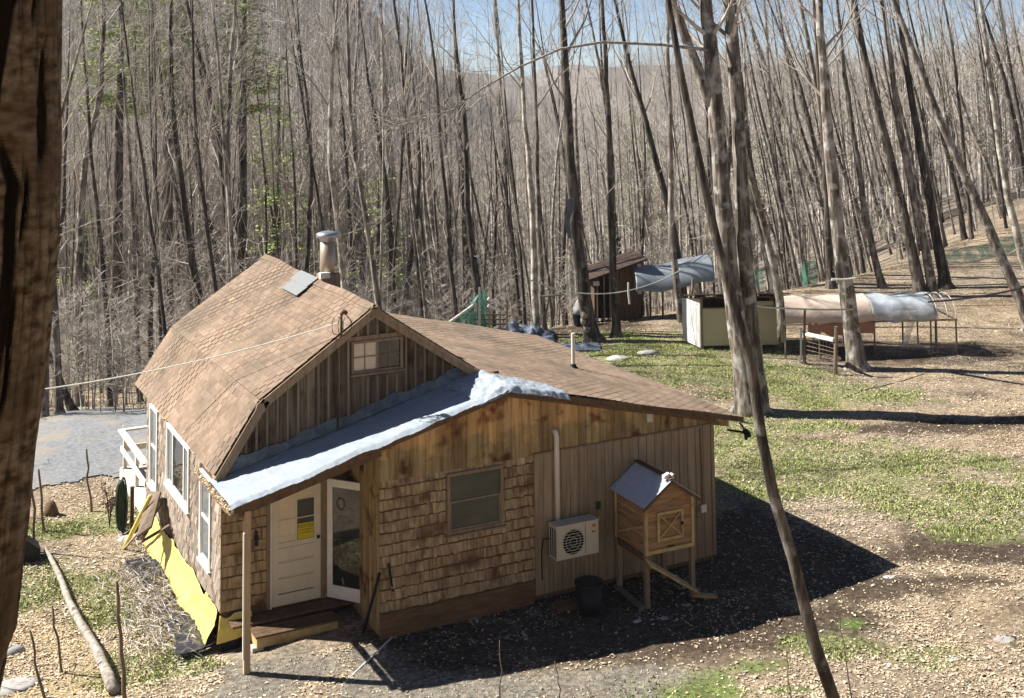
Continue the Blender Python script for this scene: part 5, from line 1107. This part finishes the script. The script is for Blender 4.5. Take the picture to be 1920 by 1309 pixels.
# twin trunked big tree with the long pale branch
def big_tree():
    B = Vector(G(1412, 775)); u_, v_ = w2uv(B.x, B.y)
    t = thing('bare_tree', 'big twin trunked tree with flared roots standing behind the right roof corner', 'tree', tuple(B))
    P = lambda x, y, dv=0: Vector(at_v(x, y, v_+dv))-B
    tr = MB(); k = v_/CF
    def limb(pts, ws, top, n=12, w_end=.05):
        q = list(pts); r = [w_/2*k for w_ in ws]; d = (q[-1]-q[-2]).normalized()
        r0 = r[-1]; z0 = q[-1].z
        while q[-1].z < top: q.append(q[-1]+d*2.2); r.append(max(w_end, r0*(1-(q[-1].z-z0)/(top-z0+2.5)))); d = (d+Vector((random.gauss(0, .07), random.gauss(0, .07), .08))).normalized()
        Q = [q[0]]; RR = [r[0]]
        for i in range(len(q)-1):
            m_ = max(1, int((q[i+1]-q[i]).length/.5))
            for j in range(1, m_+1): Q.append(q[i].lerp(q[i+1], j/m_)+Vector((random.gauss(0, .012), random.gauss(0, .012), 0))); RR.append((r[i]+(r[i+1]-r[i])*j/m_)*random.uniform(.97, 1.04))
        tr.tube(Q, RR, n, tint=.5); return Q, RR
    a1, r1 = limb([P(1408, 800), P(1404, 765), P(1396, 700), P(1380, 600), P(1366, 480), P(1353, 350), P(1342, 200), P(1330, 70), P(1322, 0)], [74, 56, 41, 35, 33, 31, 29, 26, 24], 17)
    a2, r2 = limb([P(1420, 800, .2), P(1418, 760, .2), P(1414, 690, .25), P(1404, 580, .3), P(1394, 450, .3), P(1388, 300, .3), P(1378, 150, .3), P(1366, 0, .3)], [66, 50, 36, 31, 28, 26, 24, 22], 18)
    a3, r3 = limb([P(1343, 215), P(1322, 165), P(1305, 120), P(1285, 70), P(1262, 0)], [22, 21, 19, 18, 16], 14)
    a4, r4 = limb([P(1466, 640, 6), P(1462, 560, 6), P(1435, 430, 6), P(1400, 300, 5), P(1385, 215, 4)], [20, 18, 15, 12, 10], 2, 8)
    for x, y, w_ in ((1372, 772, 26), (1445, 782, 24), (1395, 790, 22), (1428, 795, 20)):
        q = P(x, y); q.z = Ts(B.x+q.x, B.y+q.y)-B.z; q2 = q*.35; q2.z = .55; tr.tube([q*1.25-Vector((0, 0, .12)), q*.8+Vector((0, 0, .10)), q2], [.05, w_*k*.32, w_*k*.55], 8, tint=.5)
    tr.build('trunk', 'bark', t, True)
    cr = MB()
    for Q, RR, m_ in ((a1, r1, 13), (a2, r2, 13), (a3, r3, 6)):
        for j in range(m_):
            i = int(len(Q)*random.uniform(.55, .98)); a = random.uniform(0, 6.28); grow(cr, Q[i], Vector((math.cos(a), math.sin(a), random.uniform(.4, 1.2))), random.uniform(1.6, 3.6), RR[i]*.4, 2, 4, .15, 5)
    cr.build('crown', 'twig', t, True)
    br = MB(); q = [P(1340, 95), P(1240, 84, -1), P(1130, 79, -2), P(1050, 92, -2.6), P(975, 125, -3), P(905, 165, -3.3), P(850, 205, -3.6), P(790, 224, -3.9), P(735, 238, -4.1)]
    rs = [.06, .045, .04, .036, .031, .026, .02, .014, .008]; br.tube(q, rs, 7)
    for i in range(4, 9):
        for j in range(9 if i > 5 else 4):
            a = random.uniform(0, 6.28); s = q[i-1].lerp(q[i], random.random()); dd = (q[i]-q[i-1]).normalized()*.8+Vector((math.cos(a), math.sin(a), random.uniform(-.6, .7)))*.6
            grow(br, s, dd, random.uniform(.7, 1.9), .012, 2, 3, 0, 3, 1.3)
    br.build('long_branch', 'log', t, True)['label'] = 'long pale branch arching left with drooping twigs'
big_tree()
# slender leaning tree in front
px_tree([(1572, 1335), (1530, 1205), (1490, 1050), (1452, 925), (1430, 820), (1405, 680), (1368, 545), (1336, 430), (1302, 260), (1276, 130), (1254, 0)], 23, 'slender lichen spotted tree leaning left across the front of the big twin tree', 'bark_dark', .62, 8, 18, base=at_z(1572, 1335, -.3), n=12, flare=False)
PT = [([(1112, 640), (1097, 560), (1082, 450), (1070, 300), (1061, 150), (1054, 0)], 27, 'thick dark tree with burls at its foot left of the open shed', 'bark_dark', .5, 12),
 ([(1155, 632), (1152, 560), (1146, 400), (1140, 200), (1130, 0)], 15, 'straight dark tree directly in front of the open shed', 'bark_dark', .5, 9),
 ([(1278, 604), (1268, 520), (1258, 400), (1256, 200), (1250, 0)], 13, 'thin tree passing in front of the grey tarp shelter', 'bark', .5, 8),
 ([(1608, 692), (1596, 610), (1580, 500), (1562, 350), (1546, 170), (1536, 0)], 31, 'thick spotted tree with tied strap in front of the poultry run', 'bark', .5, 12),
 ([(1728, 556), (1712, 480), (1690, 390), (1655, 240), (1622, 110), (1600, 0)], 22, 'dark tree leaning left just behind the clear plastic cover', 'bark_dark', .5, 10),
 ([(1752, 556), (1735, 470), (1715, 380), (1685, 230), (1668, 100), (1655, 0)], 17, 'pale leaning tree next right behind the plastic cover', 'bark', .5, 8),
 ([(1773, 540), (1755, 440), (1735, 330), (1712, 200), (1690, 60), (1682, 0)], 20, 'dark leaning tree with wide foot right of the poultry run', 'bark_dark', .5, 9),
 ([(1932, 620), (1905, 545), (1850, 420), (1795, 300), (1740, 170), (1678, 10)], 21, 'strongly leaning tree crossing the upper right corner', 'bark', .55, 9),
 ([(1940, 540), (1915, 480), (1890, 370), (1868, 230), (1845, 60), (1838, 0)], 16, 'pale tree nearest the right edge above the net fence', 'bark_light', .5, 8),
 ([(1559, 540), (1556, 480), (1552, 380), (1540, 200), (1530, 60)], 15, 'dark upright tree behind the strap tied trunk', 'bark_dark', .5, 8),
 ([(1452, 548), (1440, 480), (1420, 400), (1398, 260), (1385, 120), (1375, 0)], 18, 'dark tree curving left behind the coop roof', 'bark_dark', .5, 8),
 ([(1480, 540), (1476, 480), (1462, 400), (1445, 260), (1440, 120)], 12, 'thin tree right of the curved one behind the coop', 'bark', .5, 7),
 ([(1655, 540), (1640, 480), (1622, 400), (1600, 250), (1580, 100)], 13, 'thin leaning tree above the tan tarp', 'bark', .5, 7),
 ([(745, 612), (742, 500), (734, 350), (722, 180), (712, 0)], 27, 'thick brown tree rising behind the gambrel ridge end', 'bark', .5, 12),
 ([(700, 600), (690, 560), (668, 470), (650, 380), (640, 250), (632, 60)], 15, 'pale slender tree right of the chimney', 'bark_light', .4, 8),
 ([(592, 560), (590, 500), (585, 400), (572, 250), (560, 90), (548, 0)], 18, 'dark tree just left of the chimney', 'bark_dark', .45, 9),
 ([(475, 600), (470, 520), (450, 420), (425, 300), (400, 180), (372, 0)], 17, 'dark forked tree behind the gambrel left slope', 'bark_dark', .35, 10),
 ([(390, 640), (378, 560), (358, 430), (340, 300), (318, 180), (295, 60), (285, 0)], 17, 'tall tree leaning left in front of the evergreens', 'bark', .4, 10),
 ([(520, 560), (512, 480), (495, 380), (480, 270), (455, 120), (440, 0)], 12, 'thin dark tree above the gambrel ridge', 'bark_dark', .4, 8),
 ([(148, 764), (147, 640), (146, 520), (152, 400), (160, 300), (190, 160), (195, 0)], 18, 'straight tree at the back edge of the driveway', 'bark', .35, 11),
 ([(110, 778), (104, 640), (98, 500), (92, 380), (88, 250)], 14, 'tree behind the driveway beside the big foreground trunk', 'bark', .4, 9),
 ([(206, 764), (200, 600), (188, 450), (172, 300), (158, 100)], 10, 'thin tree right of the driveway tree pair', 'bark_dark', .4, 8),
 ([(136, 772), (105, 690), (68, 620), (40, 560)], 12, 'small dead tree slanting over the driveway edge', 'bark_dark', .7, 3),
 ([(262, 755), (258, 640), (252, 500), (246, 350), (232, 150)], 9, 'thin tree just left of the gambrel eave', 'bark', .35, 8),
 ([(845, 612), (828, 520), (812, 430), (800, 300), (790, 120)], 13, 'leaning tree behind the top of the addition roof', 'bark', .45, 8),
 ([(880, 600), (878, 500), (868, 350), (858, 180), (850, 0)], 16, 'dark straight tree left of the green netting', 'bark_dark', .45, 9),
 ([(968, 612), (962, 500), (950, 350), (938, 180), (930, 0)], 15, 'dark tree right of the white slatted rail', 'bark_dark', .45, 8),
 ([(1005, 628), (1003, 540), (998, 400), (985, 230), (975, 60)], 13, 'pale barked tree beside the pole rack', 'bark_light', .45, 8),
 ([(1022, 632), (1018, 560), (1010, 430), (1006, 260), (1000, 80)], 11, 'thin twin of the pale tree beside the pole rack', 'bark', .45, 7)]
for pts, w_, lab, mt, l0, nl in PT:
    tp_ = 15 if 'dead' in lab else random.uniform(17, 20)
    if 'slanting' in lab: tp_ = 7
    t_, tk_ = px_tree(pts, w_, lab, mt, l0, nl, tp_, low=5 if pts[0][0] < 900 else 2)
    if 'burls' in lab:
        B = Vector(t_.location); u_, v_ = w2uv(B.x, B.y); c = MB()
        for x, y, r_ in ((1096, 592, .16), (1094, 604, .12), (1100, 618, .17)): q = Vector(at_v(x, y, v_-.25))-B; c.tube([q+Vector((-.1, 0, .14)), q, q+Vector((.05, 0, -.12))], [.03, r_, .04], 8)
        c.build('burl', 'log', t_, True)
# dark tattered cloth on that tree
c = MB(); P = Vector(at_v(1066, 372, 46)); c.grid(lambda a_, b_: P+Vector((RH[0], RH[1], 0))*(-.12+.26*a_*(1-b_*.5)+.05*math.sin(b_*8))-Vector((0, 0, 1))*(b_*1.4)-Vector((FH[0], FH[1], 0))*.25, 5, 12); tag(sheet(c.build('torn_cloth', 'blue_tarp'), .01), 'dark torn cloth snagged high on the thick burled tree', 'cloth')
c = MB(); P = Vector(at_v(1583, 524, 42.6)); c.tube([P+Vector((RH[0], RH[1], 0))*(-.42), P, P+Vector((RH[0], RH[1], 0))*.38+Vector((0, 0, .04))], [.05, .035, .03], 6); tag(c.build('tied_strap', 'rope'), 'knotted strap tied round the thick tree by the run', 'strap')
# prototypes for the forest
random.seed(5)
PROTO = []
for k in range(12):
    brushy = k >= 7
    H = random.uniform(17, 23); path = [Vector((0, 0, 0))]; d = Vector((random.gauss(0, .03), random.gauss(0, .03), 1))
    while path[-1].z < H: d = (d+Vector((random.gauss(0, .045), random.gauss(0, .045), .05))).normalized(); path.append(path[-1]+d*1.6)
    r0 = random.uniform(.12, .17); rad = [max(.02, r0*(1-.95*(p.z/H)**1.2)) for p in path]
    tr, cr = tree_meshes(path, rad, .30 if brushy else .42, 17 if brushy else 13, tw=1.2 if brushy else .65, llen=(1.5, 3.8), n=7, up=.2, low=12 if brushy else 5)
    mt = ['bark', 'bark_dark', 'bark', 'bark_light', 'bark_dark', 'bark', 'bark_dark'][k % 7]
    def mesh(mb, nm, mat):
        o = mb.build(nm, mat, None, True); me = o.data; bpy.data.objects.remove(o); return me
    PROTO.append((mesh(tr, 'trunk', mt), mesh(cr, 'crown', 'twig'), brushy, r0))
taken = [np.array(o.location[:2]) for o in COL.objects if o.parent is None and o.get('category') == 'tree']
AVOID = [G(1150, 600)[:2], G(1190, 600)[:2], G(1270, 600)[:2], G(1320, 590)[:2], G(1400, 640)[:2], G(1500, 640)[:2], G(1600, 640)[:2], G(1700, 640)[:2], G(1060, 610)[:2], G(920, 615)[:2]]
zones = [(-80, 150, 'behind the foreground trunk'), (150, 300, 'left of the gambrel eave'), (300, 480, 'above the left gambrel slope'), (480, 620, 'just left of the chimney'), (620, 800, 'right of the chimney'),
         (800, 1000, 'above the addition roof'), (1000, 1200, 'around the dark open shed'), (1200, 1360, 'above the grey tarp shelter'), (1360, 1500, 'above the coop right of the twin trunks'), (1500, 1650, 'above the tan cover of the run'), (1650, 1800, 'above the clear plastic cover'), (1800, 2000, 'on the slope at the right edge')]
cnt = 0; tries = 0
random.seed(11)
while cnt < 262 and tries < 20000:
    tries += 1
    px = random.uniform(-60, 1990); v0 = float(edge_v(px)); vv = v0+1.0+random.random()**1.25*(52 if px < 1300 else 48); u_ = (px-960)/CF*vv
    x, y = uv2w(u_, vv); p = np.array([x, y])
    if random.random() > min(1, vv/75): continue
    if taken and min(np.hypot(*(q-p)) for q in taken) < (1.1 if vv < 70 else 1.0): continue
    if min(np.hypot(*(q-p)) for q in AVOID) < 2.6: continue
    taken.append(p); cnt += 1
    cand = [q for q in PROTO if q[2]] if random.random() < (.75 if px < 700 else .2) else [q for q in PROTO if not q[2]]
    tm, cm, _, r0 = random.choice(cand)
    zn = [z[2] for z in zones if z[0] <= max(-79, min(px, 1999)) < z[1]][0]
    s = random.uniform(.72, 1.15); root = bpy.data.objects.new('bare_tree', None); COL.objects.link(root); root.location = (x, y, Ts(x, y)-.12); root.empty_display_size = .2
    lean = R(random.gauss(4.5, 2.5)+(5 if px > 1350 else 0)+(-1 if px < 900 else 0)); sw = (.42+.85*random.random()**1.6)*s; lw_ = 'leaning ' if lean > R(7) else ('upright ' if lean < R(3) else ''); mtn = tm.materials[0].name; rr_ = r0*sw/vv*CF; lab = lw_+'%s %s tree %s %s' % ('slender' if rr_ < 3.2 else ('midsize' if rr_ < 5 else 'stout'), 'pale barked' if 'pale' in mtn else ('dark barked' if 'dark' in mtn else 'grey brown'), 'at wood edge' if vv-v0 < 9 else ('inside wood' if vv-v0 < 26 else 'deep in wood'), zn); grp = 'forest: '+lab
    ax = Vector((FH[0], FH[1], 0)); q = Matrix.Rotation(-lean, 4, ax) @ Matrix.Rotation(R(random.gauss(0, 2.5)), 4, Vector((RH[0], RH[1], 0))) @ Matrix.Rotation(random.uniform(0, 6.283), 4, 'Z')
    root.rotation_euler = q.to_euler(); root.scale = (sw, sw, s); tag(root, lab, 'tree', grp)
    for nm, me in (('trunk', tm), ('crown', cm)):
        o = bpy.data.objects.new(nm, me); COL.objects.link(o); o.parent = root
# evergreens
def pine(px, pytop, v_, H, label, spread=3.0):
    u_ = (px-960)/CF*v_; x, y = uv2w(u_, v_); z = Ts(x, y); t = thing('pine_tree', label, 'tree', (x, y, z), group=None)
    top = Vector(at_v(px, pytop, v_)).z-z; H = top
    m = MB(); m.tube([(0, 0, -.3), (0, 0, H*.5), (.1, 0, H)], [.3, .2, .03], 8); m.build('trunk', 'bark_dark', t, True)
    c = MB(); n = int(H*(8 if v_ < 64 else 5))
    vs = []; 
    for i in range(n):
        f = random.uniform(.56, 1) if H > 18 else random.uniform(.35, 1); L = spread*(1.12-f)*random.uniform(.7, 1.2)*1.3+.3; a = random.uniform(0, 6.28); h = f*H; d = Vector((math.cos(a), math.sin(a), random.uniform(-.18, .12)))
        m2 = int(38*L)
        for j in range(m2):
            s = random.uniform(.15, 1)**.8; p = Vector((0, 0, h))+d*L*s+Vector((random.gauss(0, .22), random.gauss(0, .22), random.gauss(0, .09)-.12*s*s)); e = Vector((random.gauss(0, 1), random.gauss(0, 1), random.gauss(0, .45)))*.06; g = Vector((random.gauss(0, 1), random.gauss(0, 1), random.gauss(0, .3)))*.05
            c.add([p-e, p+g, p+e*1.4, p-g], [(0, 1, 2, 3)], min(1, max(0, random.gauss(.5, .22))))
    c.build('crown', 'needle', t)
random.seed(9)
for a in [(225, -200, 60, 0, 'bright green pine rising behind the bare trees at upper left', 2.9), (455, -160, 60, 0, 'dark green pine left of the picture centre top', 1.9), (318, -170, 63, 0, 'pale green pine between the two larger pines', 3.1), (165, 400, 80, 0, 'low green pine behind the foreground trunk', 2.2), (705, 330, 80, 0, 'small pine half hidden behind the thick brown tree', 2.2), (1195, 215, 110, 0, 'distant pine standing out green in the centre valley', 4.0), (1455, 205, 110, 0, 'distant pine right of the big twin tree', 4.0), (520, 110, 72, 0, 'middle distance pine right of the dark green pine', 2.2)]:
    pine(*a)
# ---- far wood on the hills: one mass
def inst_mass(name, protos, places, mat, label, cat):
    VS = []; FS = []; TS = []; off = 0; rng = np.random.default_rng(8)
    for i, (x, y, z, a, s, w_) in enumerate(places):
        V_, F_ = protos[i % len(protos)]; rot = np.array([[math.cos(a), -math.sin(a)], [math.sin(a), math.cos(a)]]); P = V_*s; P[:, :2] = P[:, :2]@rot.T; P += np.array([x, y, z])
        VS.append(P); FS.append(F_+off); TS.append(np.full(len(F_), rng.random())); off += len(P)
    V_ = np.concatenate(VS); F_ = np.concatenate(FS); T_ = np.concatenate(TS)
    me = bpy.data.meshes.new(name); me.vertices.add(len(V_)); me.vertices.foreach_set('co', V_.ravel()); me.loops.add(F_.size); me.loops.foreach_set('vertex_index', F_.ravel()); me.polygons.add(len(F_)); me.polygons.foreach_set('loop_start', np.arange(len(F_))*4); me.update(calc_edges=True)
    a = me.attributes.new('tint', 'FLOAT', 'FACE'); a.data.foreach_set('value', T_.astype(np.float32)); me.polygons.foreach_set('use_smooth', [True]*len(F_))
    me.materials.append(M[mat]); o = bpy.data.objects.new(name, me); COL.objects.link(o); tag(o, label, cat, kind='stuff')
def heights(L): 
    z = T(np.array([p[0] for p in L]), np.array([p[1] for p in L])); return [(p[0], p[1], float(zz), *p[2:]) for p, zz in zip(L, z)]
def far_wood():
    rng = np.random.default_rng(4); protos = []; random.seed(77)
    for k in range(8):
        m = MB(); H = random.uniform(13, 18)
        lean = random.uniform(-.8, .2); m.tube([(0, 0, -1), (lean*.5, 0, H*.5), (lean*1.5, 0, H)], [.17, .12, .03], 3, cap=False)
        for j in range(17):
            f = random.uniform(.25, .98); a = random.uniform(0, 6.28); L = random.uniform(1.5, 4)*(1.2-.5*f); p = Vector((lean*1.5*f, 0, H*f)); d = Vector((math.cos(a)*.6, math.sin(a)*.6, random.uniform(.5, 1.1))).normalized(); q = p+d*L
            m.tube([p, q], [.05, .014], 3, cap=False)
            for t_ in range(3): r_ = p.lerp(q, random.uniform(.3, .95)); m.tube([r_, r_+Vector((random.gauss(0, .7), random.gauss(0, .7), random.uniform(.2, 1)))], [.022, .008], 3, cap=False)
        protos.append((np.array(m.v), np.array(m.f)))
    L = []
    for n in range(4300):
        px = rng.uniform(-60, 1990); vv = 92+(rng.random()**1.5)*(250 if px < 800 else 420); x, y = uv2w((px-960)/CF*vv, vv); L.append((x, y, rng.uniform(0, .6), rng.uniform(.7, 1.1) if px < 700 else rng.uniform(.5, .8), 1))
    inst_mass('far_wood', protos, heights(L), 'twig', 'mass of bare grey trees covering the far hillsides', 'wood')
    protos = []
    for k in range(8):
        m = MB(); H = random.uniform(3, 6.5); lx, ly = random.gauss(0, .5), random.gauss(0, .5)
        m.tube([(0, 0, -.2), (lx*.4, ly*.4, H*.5), (lx, ly, H)], [.03, .022, .007], 3, cap=False)
        for j in range(15):
            f = random.uniform(.12, .98); a = random.uniform(0, 6.28); L_ = random.uniform(.6, 1.7)*(1.2-.6*f); p = Vector((lx*f, ly*f, H*f)); d = Vector((math.cos(a), math.sin(a), random.uniform(.2, .9))).normalized(); q = p+d*L_
            m.tube([p, q], [.012, .006], 3, cap=False)
            for t_ in range(3): r_ = p.lerp(q, random.uniform(.2, .95)); m.tube([r_, r_+Vector((random.gauss(0, .3), random.gauss(0, .3), random.uniform(0, .4)))], [.008, .005], 3, cap=False)
        protos.append((np.array(m.v), np.array(m.f)))
    L = []
    while len(L) < 800:
        px = rng.uniform(-60, 1990)
        if rng.random() > (1 if px < 760 else (.5 if px < 1250 else .18)): continue
        e = float(edge_v(px)); vv = e+(3.0 if px < 700 else 4)+rng.random()**1.3*60; x, y = uv2w((px-960)/CF*vv, vv); L.append((x, y, rng.uniform(0, 6.28), rng.uniform(.6, 1.15), 1))
    inst_mass('undergrowth', protos, heights(L), 'twig', 'thin saplings and brush filling the wood between the trunks', 'undergrowth')
far_wood()
hz = MB(); hz.box(-900, 1200, -300, 1500, -60, 75, .5); m_ = bpy.data.materials.new('haze'); m_.use_nodes = True; n_ = m_.node_tree
n_.nodes.remove(n_.nodes['Principled BSDF']); pv = n_.nodes.new('ShaderNodeVolumePrincipled'); pv.inputs['Color'].default_value = (.80, .87, 1, 1); pv.inputs['Density'].default_value = .00018; pv.inputs['Anisotropy'].default_value = .2
n_.links.new(pv.outputs[0], [x for x in n_.nodes if x.type == 'OUTPUT_MATERIAL'][0].inputs['Volume']); ho = hz.build('haze', m_); ho['kind'] = 'stuff'; ho['label'] = 'thin pale blue haze over the far hills'; ho['category'] = 'haze'
for o in bpy.data.objects:
    if '_w' in o: del o['_w']
